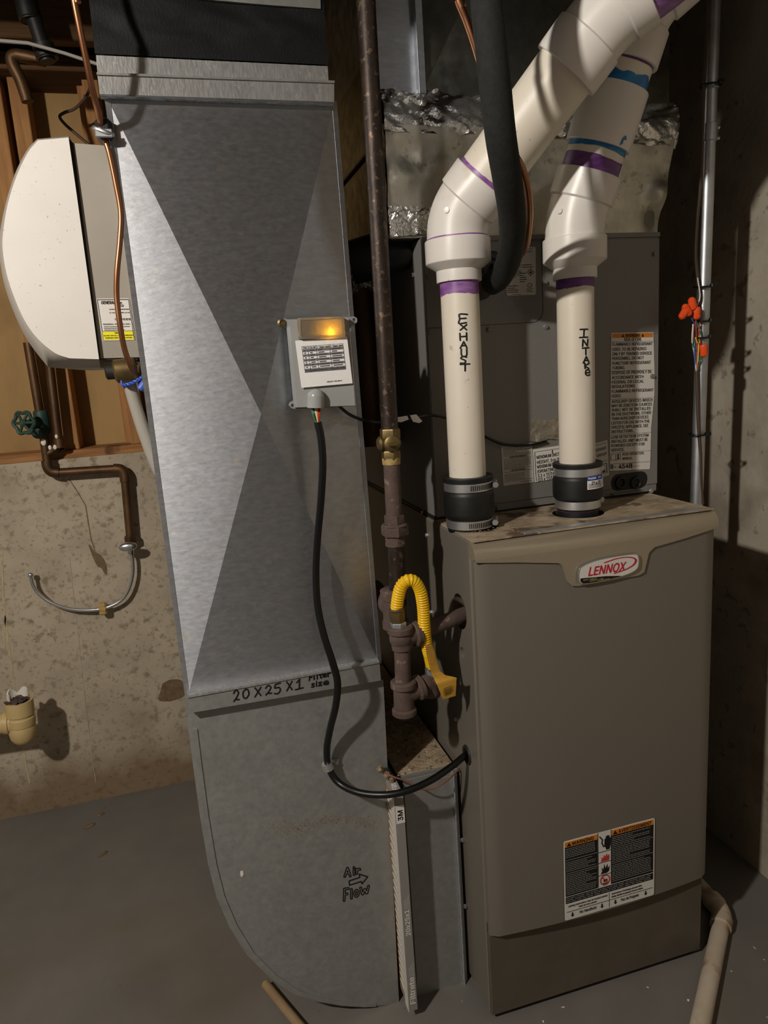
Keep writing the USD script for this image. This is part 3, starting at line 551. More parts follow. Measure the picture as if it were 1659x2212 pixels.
obj('flange_hem', [pl_([(208, 156), (723, 174), (723, 179), (209, 161)], YD-.0155, .012)], 'galvanized_dull', du)
obj('flange_lip', [pl_([(215, 203.5), (722, 220), (722, 224), (216, 206)], YD-.0145, .014)], 'galvanized', du)
obj('neck', [pl_([(207, 119), (708, 143), (710, 182), (211, 164)], YD-.006, .52)], 'galvanized_mid', du)
cvp = [A2(*p) for p in ((186, -60), (689, -40), (693, 19), (708, 144), (207, 120), (195, 10))]
def canv(u, v):
    l = (1-v)*V3(*at(206, 120, y=YD))+v*V3(*at(188, -50, y=YD)); r = (1-v)*V3(*at(708, 144, y=YD))+v*V3(*at(690, -50, y=YD)); p = (1-u)*l+u*r
    w = meshkit.fbm(np.array([u*5+v*2, v*3, 0.]), 3, 31)-.5; p[1] = YD-.006+.010*w*math.sin(math.pi*min(1, v*1.2))-.004*math.sin(math.pi*v); return p
cg = grid(canv, 50, 26)
obj('canvas_connector', [thick(cg, -.004) if False else cg, trimesh.convex.convex_hull([p+V3(0, dy, 0) for p in (at(206, 120, y=YD), at(708, 144, y=YD), at(188, -50, y=YD), at(690, -50, y=YD)) for dy in (.012, .5)])], 'canvas', du, smooth=True, label='black woven flexible connector')
obj('upper_collar', [pl_([(400, -8), (694, 9), (693, 19), (400, 0)], YD-.010, .012), pl_([(185, -90), (690, -75), (694, 9), (194, -25)], YD-.010, .012)] if False else pl_([(185, -90), (690, -75), (693, 19), (560, 9), (395, -6), (191, -26)], YD-.012, .5), 'galvanized_dull', du)
# lower cleat with the marker writing
cl = obj('seam_cleat', [pl_([(405, 1507), (820, 1432), (823, 1470), (408, 1541)], YD-.013, .02)], 'galvanized_dull', du)
obj('cleat_edge', [pl_([(404, 1503.5), (820, 1428.5), (820, 1432.5), (405, 1508)], YD-.0155, .02)], 'galvanized_mid', cl)
YM = YD-.0133
def px_hand(words, y, pen):
    g = []
    for ch, x, yb_, w, h, skew in words:
        P0 = A2(x, yb_, y); P1 = A2(x+w, yb_-w*skew, y); P2 = A2(x, yb_-h, y); U, Vv = P1-P0, P2-P0
        for l in LET[ch]:
            c = np.array([P0+a*U+b*Vv for a, b in l]); c = curve(np.c_[c, c[:, 0]*0], 5)[:, :2] if len(c) > 2 else c; g.append(LineString(c).buffer(pen, 3))
    return plate(unary_union(g), y-.0004, .0006) if unary_union(g).geom_type == 'Polygon' else trimesh.util.concatenate([plate(q, y-.0004, .0006) for q in unary_union(g).geoms])
k = .18
obj('marker_writing', px_hand([('2', 503, 1516, 15, 24, k), ('0', 523, 1510, 16, 20, k), ('X', 549, 1506, 16, 21, k), ('2', 572, 1502, 16, 20, k), ('5', 591, 1500, 16, 22, k), ('X', 618, 1493, 14, 21, k), ('1', 638, 1489, 15, 20, k),
  ('F', 667, 1470, 10, 11, k), ('i', 676, 1468, 5, 11, k), ('l', 683, 1467, 4, 12, k), ('t', 688, 1465, 9, 11, k), ('e', 697, 1463, 8, 7, k), ('r', 706, 1462, 9, 12, k), ('s', 672, 1485, 8, 12, k), ('i', 681, 1483, 5, 12, k), ('z', 687, 1482, 9, 12, k), ('e', 698, 1480, 12, 8, k)], YM, .0011), 'ink', cl)
# ---------------------------------------------------------------- boot under the drop
bo_px = [(411, 1541), (828, 1468), (862, 2166), (830, 2172), (790, 2174), (740, 2171), (690, 2162), (640, 2146), (590, 2112), (540, 2062), (503, 2002), (476, 1940), (458, 1870), (441, 1770), (426, 1660)]
YBo = .090
bo_g = Polygon([A2(a, b, YBo) for a, b in bo_px])
bt = thing('return_boot', 'dull galvanized rounded boot below the return drop with marker arrow', 'duct', (*A2(640, 1900, YBo)[:1], .34, .03))
obj('cheek', plate(bo_g, YBo, .003), 'galvanized_dull', bt)
obj('wrap', plate(bo_g.buffer(.006).intersection(sbox(-2, -1, at(852, 1950, y=YBo)[0]-.012, 3)), YBo+.004, .50), 'galvanized_dull', bt)
rim = bo_g.difference(bo_g.buffer(-.0075)).difference(sbox(bo_g.bounds[0]-1, bo_g.bounds[3]-.16, bo_g.bounds[2]+1, bo_g.bounds[3]+1) if False else sbox(A2(790, 1900, YBo)[0], -1, 2, 3)).difference(sbox(-2, A2(420, 1575, YBo)[1], 2, 3))
obj('folded_seam', plate(rim, YBo-.0018, .004), 'galvanized_dull', bt)
arrow = LineString([A2(*p, YBo) for p in ((754, 1905), (755, 1912), (780, 1904), (782, 1909), (794, 1894), (776, 1888), (777, 1895), (754, 1903))])
def ol(lines): return unary_union([LineString([A2(*p, YBo) for p in l]).buffer(.0009, 3) for l in lines])
def outl(ch, x, yb_, w, h):
    P = strokes([[(x+a*w, yb_-b*h) for a, b in l] for l in LET[ch]], 1.9); return [list(zip(*q.exterior.xy)) for q in getattr(P, 'geoms', [P])]+[list(zip(*r.xy)) for q in getattr(P, 'geoms', [P]) for r in q.interiors]
mw = []
for ch, x, yb_, w, h in (('A', 744, 1893, 13, 18), ('i', 762, 1889, 5, 17), ('r', 767, 1887, 12, 16), ('F', 742, 1945, 11, 26), ('l', 756, 1940, 6, 19), ('0', 765, 1936, 10, 13)): mw += outl(ch, x, yb_, w, h)
mw += [list(zip(*strokes([[(779, 1918), (783, 1931), (788, 1921), (792, 1929), (796, 1914)]], 2.0).exterior.xy))]
gm = unary_union([ol(mw), arrow.buffer(.0011)])
obj('marker_writing', [plate(q, YBo-.0005, .0006) for q in getattr(gm, 'geoms', [gm])], 'ink', bt)
obj('paint_chip', plate(Polygon([A2(*p, YBo) for p in ((519, 1882), (525, 1881), (526, 1889), (522, 1895), (519, 1890))]), YBo-.0006, .0008), 'speck', bt, label='small white paint chip')
sm_r = np.random.default_rng(3); sm_c = curve(np.array([(592, 1782, 0), (625, 1790, 0), (660, 1784, 0), (710, 1770, 0), (760, 1772, 0), (815, 1782, 0)], float), 60)[:, :2]; sm_m = []
for a, b in sm_c[::1]:
    for _ in range(2):
        q = A2(a+sm_r.normal()*6, b+sm_r.normal()*(11 if a < 680 else 6), YBo); d3 = trimesh.creation.cylinder(sm_r.uniform(.0004, .0009), .0004, sections=5); d3.vertices = d3.vertices[:, [0, 2, 1]]+V3(q[0], YBo-.0002, q[1]); d3.invert(); sm_m.append(d3)
obj('dust_smear', sm_m, 'debris', bt, kind='stuff', smooth=False, label='pale powdery smear across the cheek')
# ---------------------------------------------------------------- filter rack between boot and furnace
YRk = .090; rz1 = at(999, 1656, y=YRk)[2]; rz0 = at(1010, 2124, y=YRk)[2]; rx0, rx1 = at(862, 2000, y=YRk)[0]+.004, -.006
rk = thing('filter_rack', 'dusty-topped galvanized filter rack box between boot and furnace', 'filter rack', ((rx0+rx1)/2, .36, max(rz0, .004)))
obj('rack_body', box((rx0+.022, YRk, rz0), (rx1, .64, rz1-.001), .001), 'galvanized_dull', rk)
obj('dusty_top', box((rx0+.016, YRk+.014, rz1-.001), (rx1-.002, .64, rz1+.002), .001), 'dusty_rack', rk, label='top sheet covered in grit')
obj('top_lip', trimesh.convex.convex_hull([(rx0+.026, YRk-.001, rz1-.014), (rx1, YRk-.001, rz1-.014), (rx0+.026, YRk+.016, rz1+.001), (rx1, YRk+.016, rz1+.001), (rx0+.026, YRk+.004, rz1-.014), (rx1, YRk+.004, rz1-.014)]), 'galvanized_dull', rk)
obj('edge_flange', box((rx1-.010, YRk-.007, rz0+.004), (rx1-.006, YRk+.004, rz1-.004), .001), 'galvanized', rk)
for a, b in ((991, 1661), (999, 1814), (1005, 1957)): obj('screw', screw_head(at(a-1, b, y=YRk), V3(0, -1, 0), .0032), 'zinc', rk)
# grit lying on the rack and on the furnace top
def grit(n, x0, x1, y0, y1, z, s0, s1, seed):
    r = np.random.default_rng(seed); ms = []
    for i in range(n):
        m = hull(r.normal(size=(8, 3))*r.uniform(s0, s1)*V3(1, 1, .45)); m.apply_translation([r.uniform(x0, x1), r.uniform(y0, y1), z+s0*.3]); ms.append(m)
    return trimesh.util.concatenate(ms)
obj('rack_grit', grit(230, rx0+.03, rx1-.006, YRk+.02, .40, rz1+.002, .0008, .0026, 5), 'debris', label='pale grit scattered over the filter rack top', cat='debris', kind='stuff')
obj('top_crumbs', grit(70, .01, .10, .006, .15, HF+.002, .0008, .0022, 6), 'debris', label='tan crumbs around the exhaust coupling on the furnace top', cat='debris', kind='stuff')
obj('floor_crumbs', grit(60, -.16, .75, -.42, .06, .0, .0007, .0022, 8), 'speck', label='pale crumbs scattered on the floor before the furnace', cat='debris', kind='stuff')
# ---------------------------------------------------------------- air filter standing in its slot
YF = .040; f0, f1, f2, f3 = at(857.5, 1719, y=YF), at(877.4, 1713.7, y=YF), at(879, 2188, y=YF), at(897.6, 2184, y=YF)
fx0, fx1 = (f0[0]+f2[0])/2, (f1[0]+f3[0])/2; fz1, fz0 = f0[2], max(f2[2], .002)
fi = thing('air_filter', 'pleated air filter in grey card frame standing out of the rack slot', 'air filter', ((fx0+fx1)/2, .2, fz0))
obj('card_frame', box((fx0, YF, fz0), (fx1, .55, fz1), .0008), 'filter_frame', fi)
topw = Face(V3(fx0, YF, fz1), V3(fx1-fx0, 0, 0), V3(0, .055, .022))
side = []; n = 27; zz = np.linspace(fz0+.02, fz1-.01, n+1)
sg = [sbox(0, fz0, .020, fz1)]
for i in range(n):
    z0, z1 = zz[i], zz[i+1]; h = z1-z0
    sg.append(Polygon([(.018, z0+h*.10), (.030, z0+h*.10), (.046, z0+h*.55), (.046, z0+h*.70), (.018, z0+h*.72)]))
sgm = trimesh.creation.extrude_polygon(unary_union(sg), .0012, engine='earcut'); p = sgm.vertices
sgm.vertices = np.stack([fx0-p[:, 2]-.0003, YF+p[:, 0], p[:, 1]], 1); sgm.invert()
obj('toothed_side', sgm, 'filter_white', fi, label='white die-cut card with saw teeth')
obj('pleat_media', box((fx0-.0002, YF+.022, fz0+.01), (fx0+.004, .5, fz1-.004), 0), 'filter_media', fi)
obj('top_flap', trimesh.convex.convex_hull([(fx0, YF+.002, fz1), (fx1, YF+.002, fz1), (fx0, YF+.06, fz1+.004), (fx1, YF+.06, fz1+.004), (fx0, YF+.002, fz1-.002), (fx1, YF+.06, fz1-.002)]), 'filter_frame', fi)
fw_, fh_ = fx1-fx0, fz1-fz0
FF = Face(V3(fx1, YF-.0002, fz0), V3(0, 0, fh_), V3(-fw_, 0, 0))
fr = lambda b: 1-(b-1719)/(2188-1719)
obj('white_lettering', [FF.text('Filtrete', .035, .22, .60, .13, 0, True), FF.text('20x25x1', .365, .26, .5, .12, 0, True)]+[FF.rect(a, .2+.16*j, a+.06-.006*j, .23+.16*j, 0, .0003) for a in (.17, .49) for j in range(4)], 'label_white', fi)
obj('brand_patch', FF.rect(fr(1776), .02, fr(1739), .98, 0, .0004), 'label_white', fi)
obj('brand_lettering', FF.text('3M', fr(1770), .24, .52, .044, .0004, True), 'ink', fi)
TF = Face(V3(fx0+fw_*.95, YF+.012, fz1+.0008), V3(0, .05, .0035), V3(-fw_, 0, 0)); obj('top_lettering', TF.text('Filtrete', .05, .2, .55, .9, 0.0, True), 'label_white', fi)

# ================================================================ HUMIDIFIER on the duct's left side
YH = .125
hu = thing('humidifier', 'white bowed-front bypass humidifier mounted on the left of the return duct', 'humidifier', (*A2(150, 600, YH)[:1], .3, 1.16))
o1 = [(148, 297), (82, 303), (60, 330), (36, 380), (17, 440), (7, 500), (6, 540), (14, 590), (30, 640), (52, 690), (80, 730), (118, 762), (150, 774), (214, 776), (193, 620), (167, 430)]
o2 = [(150, 294), (80, 300), (57, 326), (32, 376), (12, 440), (0, 500), (-2, 545), (8, 610), (28, 670), (56, 730), (98, 786), (112, 793), (160, 796), (217, 794), (196, 640), (168, 430)]
r1 = np.array([at(a, b, y=YH) for a, b in o1]); r2 = np.array([at(a, b, y=YH+.022) for a, b in o2]); r3 = r2+V3(0, .22, 0)
# the two straight corners stay, the rest is smoothed by interpolation
def resamp(r):
    s = curve(np.vstack([r[1:13]]), 4); return np.vstack([r[:1], s, r[13:]])
R1, R2, R3 = resamp(r1), resamp(r2), resamp(r3); nn = len(R1)
v = np.vstack([R1, R2, R3, [R1.mean(0)], [R3.mean(0)]]); f = []
for lay in (0, 1):
    for i in range(nn): j = (i+1) % nn; a, b, c, d = lay*nn+i, lay*nn+j, (lay+1)*nn+j, (lay+1)*nn+i; f += [[a, d, c], [a, c, b]]
fa = f+[[3*nn, i, (i+1) % nn] for i in range(nn)]
hm = trimesh.Trimesh(v, fa, process=False); hm.fix_normals()
fi_ = [k_ for k_ in range(len(hm.faces)) if set(hm.faces[k_]) & {3*nn}]
hcov = obj('front_cover', hm.submesh([fi_], append=True), 'humidifier_white', hu, label='speckled off-white cover')
obj('cover_rim', hm.submesh([[k_ for k_ in range(len(hm.faces)) if k_ not in set(fi_)]], append=True), 'humidifier_rim', hcov)
hb = [A2(a, b, YH+.004) for a, b in ((157, 309), (262, 318), (330, 770), (217, 774))]
obj('housing', trimesh.convex.convex_hull([V3(a, y, b) for a, b in [A2(157, 309, YH+.008), (d_bl[0]-.004, A2(245, 316, YH+.008)[1]), (d_bl[0]-.004, A2(300, 772, YH+.008)[1]), A2(217, 774, YH+.008)] for y in (YH+.008, YH+.26)]), 'humidifier_box', hu, label='grey-beige rear housing')
obj('gap_strip', plate(Polygon([A2(a, b, YH+.006) for a, b in ((150, 300), (158, 309), (217, 776), (211, 776))]), YH+.006, .02), 'dark_metal', hu)
obj('drain_pan', trimesh.convex.convex_hull([V3(a, y, b) for a, b in [A2(218, 766, YH+.01), A2(300, 764, YH+.01), A2(296, 780, YH+.01), A2(222, 776, YH+.01)] for y in (YH+.01, YH+.16)]), 'dark_metal', hu)
HL = front((208, 645), (279, 644.5), (222, 736), YH+.0076)
hl = obj('maker_label', HL.rect(0, 0, 1, 1, 0, .0006, .04), 'label_white', hu, label='white and yellow rating label')
obj('yellow_band', HL.rect(.02, .02, .98, .22, .0006), 'yellow_band', hl)
obj('lettering', [HL.text('GENERAL', .12, .87, .07, .42, .0009, True, slant=.2), HL.text('Aire', .55, .87, .06, .2, .0009, slant=.2), HL.text('950', .62, .80, .055, .17, .0009, slant=.2), HL.text('BYPASS HUMIDIFIER', .95, .73, .025, .6, .0009, align='r'), HL.text('24 VOLTS .5 AMPS 60 HZ', .95, .65, .025, .62, .0009, align='r'), HL.text('079888', .95, .48, .05, .48, .0009, align='r'), HL.text('GENERAL FILTERS INC.', .08, .375, .03, .85, .0009), HL.text('CAUTION', .5, .165, .03, .2, .0012, True, 'c'), HL.text('DO NOT INSTALL WHERE FREEZING', .05, .105, .026, .9, .0012), HL.text('TEMPERATURES COULD OCCUR.', .08, .05, .026, .84, .0012),
  greek(HL, .1, .9, .23, .35, 3, 41, .0009), HL.rect(.02, .02, .035, .98, .0006), HL.rect(.965, .02, .98, .98, .0006), HL.rect(.02, .965, .98, .98, .0006), HL.rect(.02, .218, .98, .226, .0009)], 'ink', hl)
va = thing('solenoid_valve', 'brass solenoid water valve under the humidifier', 'valve', at(268, 800, y=.13))
s0 = at(246, 803, y=.135); s1 = at(287, 797, y=.135)
obj('coil_body', lathe(s0, s1-s0, [(0, .014), (.003, .0175), (.030, .0175), (.033, .014)], 28), 'brass', va)
obj('end_cap', lathe(s0-V3(.012, 0, 0), V3(1, 0, 0), [(0, .008), (.002, .011), (.012, .011)], 24), 'dark_metal', va)
obj('outlet_fitting', [hexa(s1, s1-s0, .012, .010), lathe(at(292, 812, y=.13), V3(.3, 0, .9), [(0, .006), (.008, .008), (.016, .006)], 20)], 'brass', va)
# its low voltage wires
wr = thing('valve_wires', 'pair of twisted blue wires with wire nut at the solenoid valve', 'wire', at(290, 830, y=.11))
wp = curve([at(*p, y=.11) for p in ((262, 824), (266, 832), (282, 829), (300, 820), (310, 812))], 8)
for s in (0, 1): obj('wire', tube([p+V3(0, .0018*math.cos(i*.9+s*math.pi), .0018*math.sin(i*.9+s*math.pi)) for i, p in enumerate(wp)], .0015, 8), 'wire_blue', wr)
nut = lambda a, b: lathe(a, b-a, [(0, .0045), (.002, .0062), (.010, .0058), (.020, .0040), (.022, .0025)], 12)
obj('wire_nut', nut(at(303, 843, y=.10), at(309, 833, y=.10)), 'wire_blue', wr)
single('drain_hose', 'translucent grey drain hose slanting down from the humidifier to behind the duct', 'hose', tube(curve([at(*p, y=.16) for p in ((274, 790), (280, 830), (300, 900), (322, 965), (340, 1010), (352, 1030))], 8), .0095, 18), 'hose_grey')

# ================================================================ COPPER FEED LINE with its clamp
cpts = [(150, -50, .0), (160, 0, .0), (178, 90, .01), (199, 190, .03), (214, 250, .06), (223, 290, .078), (236, 330, .080), (250, 395, .083), (261, 460, .085), (259, 520, .085), (253, 585, .085), (252, 640, .088), (259, 700, .09), (268, 750, .095), (280, 785, .10), (291, 806, .115), (294, 812, .125)]
cf = thing('copper_feed_line', 'bright copper water line running down beside the return duct to the humidifier', 'pipe', at(259, 520, y=.085))
obj('copper_tube', tube(curve([at(150, -50, y=0)+V3(-.16, 0, .55), at(150, -50, y=0)+V3(-.07, 0, .27)]+[at(a, b, y=y) for a, b, y in cpts], 8), .0040, 14), 'copper', cf)
ck = at(224, 286, y=.085); cs = thing('tube_clamp', 'black rubber-lined clamp holding the copper line at the duct corner', 'clamp', ck)
obj('rubber_pad', box(ck+V3(-.009, -.018, -.012), ck+V3(.012, .02, .014), .005), 'rubber', cs)
obj('steel_strap', [tube(curve([ck+V3(-.011, 0, .006), ck+V3(-.009, -.017, .000), ck+V3(.004, -.021, -.006), ck+V3(.013, -.016, -.008)], 6), .0028, 8), box(ck+V3(-.010, -.0205, -.012), ck+V3(.012, -.0175, -.001), .0015)], 'zinc', cs)
lp = thing('loose_wire', 'thin dark wire bent to a point in the stud bay above the humidifier', 'wire', at(150, 255, y=.95))
obj('wire', tube(curve([at(a, b, y=.95) for a, b in ((148, 0), (170, 90), (195, 140), (193, 195), (165, 232), (140, 243), (129, 252), (140, 268), (165, 290), (192, 312))], 5), .0035, 8), 'wire_brown', lp)

# ================================================================ CONTROL BOX on the duct
YK = .026
kb = thing('control_box', 'grey plastic leak sensor box with amber light on the return duct front', 'control box', at(690, 780, y=.07))
out = [(641, 690), (752, 688), (757, 684), (764, 683), (771, 687), (772, 694), (768, 700), (758, 706), (755, 712), (767, 877), (652, 883), (640, 884), (630, 882), (625, 876), (628, 869), (636, 865), (641, 858), (634, 780), (628, 710), (616, 706), (604, 703), (602, 695), (606, 689), (614, 688), (622, 690)]
kg = Polygon([A2(a, b, YK+.022) for a, b in out]).buffer(.0008).buffer(-.0008)
holes = [Point(*A2(a, b, YK+.022)).buffer(.0024, 8) for a, b in ((608, 698), (764.5, 690.7), (632, 875.7))]
obj('base', plate(kg.difference(unary_union(holes)), YK+.022, .010), 'box_grey', kb)
cv = Polygon([A2(a, b, YK) for a, b in ((625, 690), (753, 685), (767, 876), (642, 880))])
def taper(g, y0, y1, grow): a = np.array(g.exterior.coords)[:-1]; b = np.array(g.buffer(grow, join_style=2).exterior.coords)[:-1]; return trimesh.convex.convex_hull([V3(p[0], y0, p[1]) for p in a]+[V3(p[0], y1, p[1]) for p in b])
win = Polygon([A2(a, b, YK) for a, b in ((644, 690), (738, 687), (741, 727), (647, 731))])
obj('cover', taper(cv, YK, YK+.024, .0015), 'box_cover', kb)
M['clear_plastic'] = usdkit.material(stage, '/World/Looks/clear_plastic', {'d': ('principled_bsdf', dict(base_color=lin('#8f8f8b'), roughness=.3)), 't': ('translucent_bsdf', dict(color=lin('#d2cdc2'))), 'm': ('mix_closure', dict(fac=.7))}, [('d.BSDF', 'm.closure1'), ('t.BSDF', 'm.closure2')], surface='m.closure')
wn = obj('window_frame', plate(win.buffer(.0015).difference(win.buffer(-.0018)), YK-.0085, .0086), 'clear_plastic', kb, label='clear plastic rim of the light window')
obj('lens', plate(win.buffer(-.0017), YK-.0076, .0007), 'clear_plastic', wn, label='frosted lens lit amber from behind')
obj('light', trimesh.creation.icosphere(2, .0016).apply_translation(at(714, 718, y=YK-.0034)), 'led', kb, label='amber indicator light')
for a, b in ((608, 698),): obj('mounting_screw', lathe(at(a, b, y=YK+.022), V3(0, -1, 0), [(0, .0062), (.003, .006), (.0045, .0035), (.003, .0028)], 18), 'brass', kb)
dm0, dm1 = at(682, 881, y=YK-.002), at(682, 858, y=YK-.002)
obj('cable_dome', [tube([dm0, dm1], .0125, 24), trimesh.creation.icosphere(3, .0125).apply_translation(dm1)], 'box_cover', kb, label='rounded cable entry hood')
KT = front((637.5, 736), (749.6, 728), (651, 837.7), YK-.0035)
kt = obj('wiring_card', KT.rect(0, 0, 1, 1, 0, .0006), 'paper', kb, label='white wiring table card')
def tb(u0, u1, v0, v1): return KT.rect(u0, v0, u1, v1, .0006, .0003)
ys = np.linspace(.80, .40, 9); gsh = [tb(.11, .90, ys[i+1] if i < 8 else .33, ys[i]) for i in (0, 2, 4, 6)]+[tb(.11, .90, .315, .395)]
obj('grey_rows', gsh, 'ink_grey', kt)
obj('table_lettering', [tb(a, a+.006, .32, .865) for a in (.105, .215, .375, .635, .897)]+[tb(.105, .9, b, b+.006) for b in (.865, .80, .315)]+[KT.text('PIN', .13, .815, .04, .065, .0009), KT.text('COLOR', .228, .815, .04, .135, .0009), KT.text('1-Stage Label', .388, .815, .04, .24, .0009), KT.text('2-Stage Label', .648, .815, .04, .24, .0009), KT.text('See Installation Instructions For Specific Details', .115, .34, .036, .775, .0009, True), KT.text('200170-701 REV C', .50, .068, .026, .30, .0009)]
  +[greek(KT, a, b, .40, .80, 8, 50+i, .0009, .38) for i, (a, b) in enumerate(((.14, .18), (.25, .34), (.41, .6), (.67, .86)))], 'ink_mid', kt)
# multi-conductor cable from the hood down to the furnace
cb = thing('control_cable', 'thick black control cable hanging from the sensor box to the furnace side', 'cable', at(705, 1500, y=.04))
cbp = [(686, 912, .022), (693, 945, .022), (697, 1000, .024), (693, 1080, .030), (685, 1170, .038), (682, 1240, .040), (686, 1310, .036), (700, 1375, .028), (718, 1430, .022), (729, 1475, .024), (725, 1525, .036), (713, 1575, .056), (706, 1620, .070), (711, 1660, .074), (733, 1692, .062), (775, 1712, .035), (830, 1717, .012), (880, 1708, .004), (930, 1686, .008), (975, 1656, .025), (1003, 1633, .045), (1012, 1627, .052)]
obj('jacket', tube(curve([at(a, b, y=y) for a, b, y in cbp], 8), .0058, 16), 'cable_black', cb)
for i, (mt, dx) in enumerate((('wire_green', -9), ('cable_black', -5), ('wire_white', -1), ('wire_yellow', 2), ('wire_red', 6), ('wire_red', 9))):
    obj('conductor', tube(curve([at(682+dx*1.1, 876, y=YK+.002), at(683+dx*.8, 893, y=YK-.004), at(686+dx*.3, 913, y=.022)], 6), .0011, 8), mt, cb)
cc = at(708, 1655, y=.074); cp = thing('cable_clamp', 'shiny steel cable clamp screwed to the boot', 'clamp', cc)
ax = V3(.25, 0, -1)
u_, w_, d_ = frame_of(ax); ringm = tube([cc+.0085*(math.cos(t)*u_+math.sin(t)*w_) for t in np.linspace(0, 2*np.pi, 30)], .0016, 8)
rl = [cc+h*d_ for h in (-.006, .006)]
obj('band', lathe(cc-.006*d_, d_, [(0, .0075), (0, .0088), (.012, .0088), (.012, .0075)], 30), 'steel', cp)
obj('tab', box(at(715, 1649, y=YBo-.006), at(731, 1637, y=YBo-.001), .001), 'steel', cp)
obj('screw', screw_head(at(726, 1646, y=YBo-.005), V3(0, -1, 0), .0036), 'zinc', cp)
c2 = thing('sensor_cable', 'thin black sensor cable from the box behind the gas pipe to the coil cabinet', 'cable', at(900, 903, y=.1))
obj('jacket', tube(curve([at(a, b, y=y) for a, b, y in ((728, 872, .050), (740, 884, .056), (760, 898, .066), (795, 910, .078), (840, 912, .115), (880, 906, .115), (925, 897, .12), (965, 903, .135), (1010, 920, .15), (1050, 944, .152), (1090, 960, .152), (1140, 962, .154), (1180, 954, .156))], 8), .0024, 10), 'cable_black', c2)
for q, s in ((((852, 902), (879, 898), (882, 906), (866, 912), (855, 911)), 1), (((885, 897), (899, 895), (912, 910), (905, 914), (892, 911)), 2)):
    obj('cable_tag', plate(Polygon([A2(a, b, .113) for a, b in q]), .110+.001*s, .0012), 'paper', c2, label='white paper cable flag')

# ================================================================ PVC VENT PIPES
R2, R3, RS = .0302, .0446, .0508
PHI = math.radians(41)
def dirn(th): th = math.radians(th); return V3(math.sin(th)*math.cos(PHI), -math.sin(th)*math.sin(PHI), math.cos(th))
def bend(a, b, c, n=12):
    t = np.linspace(0, 1, n)[:, None]; return (1-t)**2*a+2*t*(1-t)*b+t**2*c
def ragged(o, d, r, h0, h1, seed, amp=.006, s=72):
    """A painted band on a pipe with a ragged upper edge."""
    u, w, d = frame_of(d); a = np.linspace(0, 2*np.pi, s, endpoint=False); j = (meshkit.fbm(np.c_[np.cos(a)*2.2, np.sin(a)*2.2, a*0+seed], 4, seed)-.5)*2*amp
    rad = (np.cos(a)[:, None]*u+np.sin(a)[:, None]*w); o = np.asarray(o)
    v = np.vstack([o+d*h0+r*rad, o+d*(h1+j)[:, None]+r*rad]); f = []
    for k in range(s): k2 = (k+1) % s; f += [[k, k2, s+k2], [k, s+k2, s+k]]
    return trimesh.Trimesh(v, f, process=False)
def on_pipe(g, xc, r, off=.0003):
    """Writing drawn in (x, z) laid on the near side of a vertical pipe."""
    ms = []
    for q in getattr(g, 'geoms', [g]):
        m = trimesh.creation.extrude_polygon(q, .0004, engine='earcut'); m = trimesh.Trimesh(*trimesh.remesh.subdivide_to_size(m.vertices, m.faces, .005)); p = m.vertices
        dx = np.clip(p[:, 0]-xc, -r*.98, r*.98); m.vertices = np.stack([p[:, 0], YP-np.sqrt(r*r-dx*dx)-off-p[:, 2], p[:, 1]], 1); m.invert(); m.fix_normals(); ms.append(m)
    return trimesh.util.concatenate(ms)
def pen_on(words, xc, pen):
    g = []
    for ch, x, yb_, w, h in words:
        for l in LET[ch]:
            c = np.array([at(x+a*w, yb_-b*h, y=YP-R2)[[0, 2]] for a, b in l]); c = curve(np.c_[c, c[:, 0]*0], 5)[:, :2] if len(c) > 2 else c; g.append(LineString(c).buffer(pen, 3))
    return on_pipe(unary_union(g), xc, R2)
def hose_clamp(parent, xc, z, r, h, ang, seed, slots):
    o = V3(xc, YP, z-h/2)
    c = obj('hose_clamp', lathe(o, V3(0, 0, 1), [(0, r), (0, r+.0012), (h, r+.0012), (h, r)], 44), 'steel', parent, label='shiny steel hose clamp')
    q = V3(math.cos(ang), math.sin(ang), 0); tdir = V3(-q[1], q[0], 0); b = o+q*(r+.0045)+V3(0, 0, h/2)
    obj('clamp_screw', [hexa(b-tdir*.017, tdir, .006, .0055), cyl(b-tdir*.012, b+tdir*.002, .0036, 18), tri(box((-.007, -.0045, -h/2*1.05), (.007, .0045, h/2*1.05), .002)).apply_transform(np.array([[tdir[0], q[0], 0, b[0]+tdir[0]*.002], [tdir[1], q[1], 0, b[1]+tdir[1]*.002], [0, 0, 1, b[2]], [0, 0, 0, 1]]))], 'zinc', c)
    if slots:
        ms = []
        for t in np.arange(ang-.35-slots*.085, ang-.35, .085):
            e = V3(math.cos(t), math.sin(t), 0); td = V3(-e[1], e[0], 0); s_ = o+e*(r+.0012)+V3(0, 0, h/2)
            ms.append(trimesh.convex.convex_hull([s_+td*a*.0008+V3(0, 0, 1)*(b_*h*.30+a*.0008)+e*cx_*.0004 for a in (-1, 1) for b_ in (-1, 1) for cx_ in (0, 1)]))
        obj('band_slots', ms, 'slot', c)
def coupling(parent, xc, zt, zb, lo):
    H = zt-zb; o = V3(xc, YP, zb); S = lambda k: k*H
    pr = [(0, .0345), (S(.17), .0345), (S(.18), .0365), (S(.22), .0375), (S(.36), .0375), (S(.40), .0415), (S(.46), .0425), (S(.72), .0425), (S(.77), .0405), (S(.79), .0385), (S(.92), .0385), (S(.925), .0415), (S(.985), .042), (S(1), .041), (S(1), .031)]
    return obj('rubber_coupling', lathe(o, V3(0, 0, 1), pr, 48), 'rubber', parent, label='black rubber coupling at the foot of the pipe')
ex = thing('exhaust_vent', 'white plastic vent pipe hand-lettered EXHAUST, left of the pair', 'pipe', (XE, YP, HF))
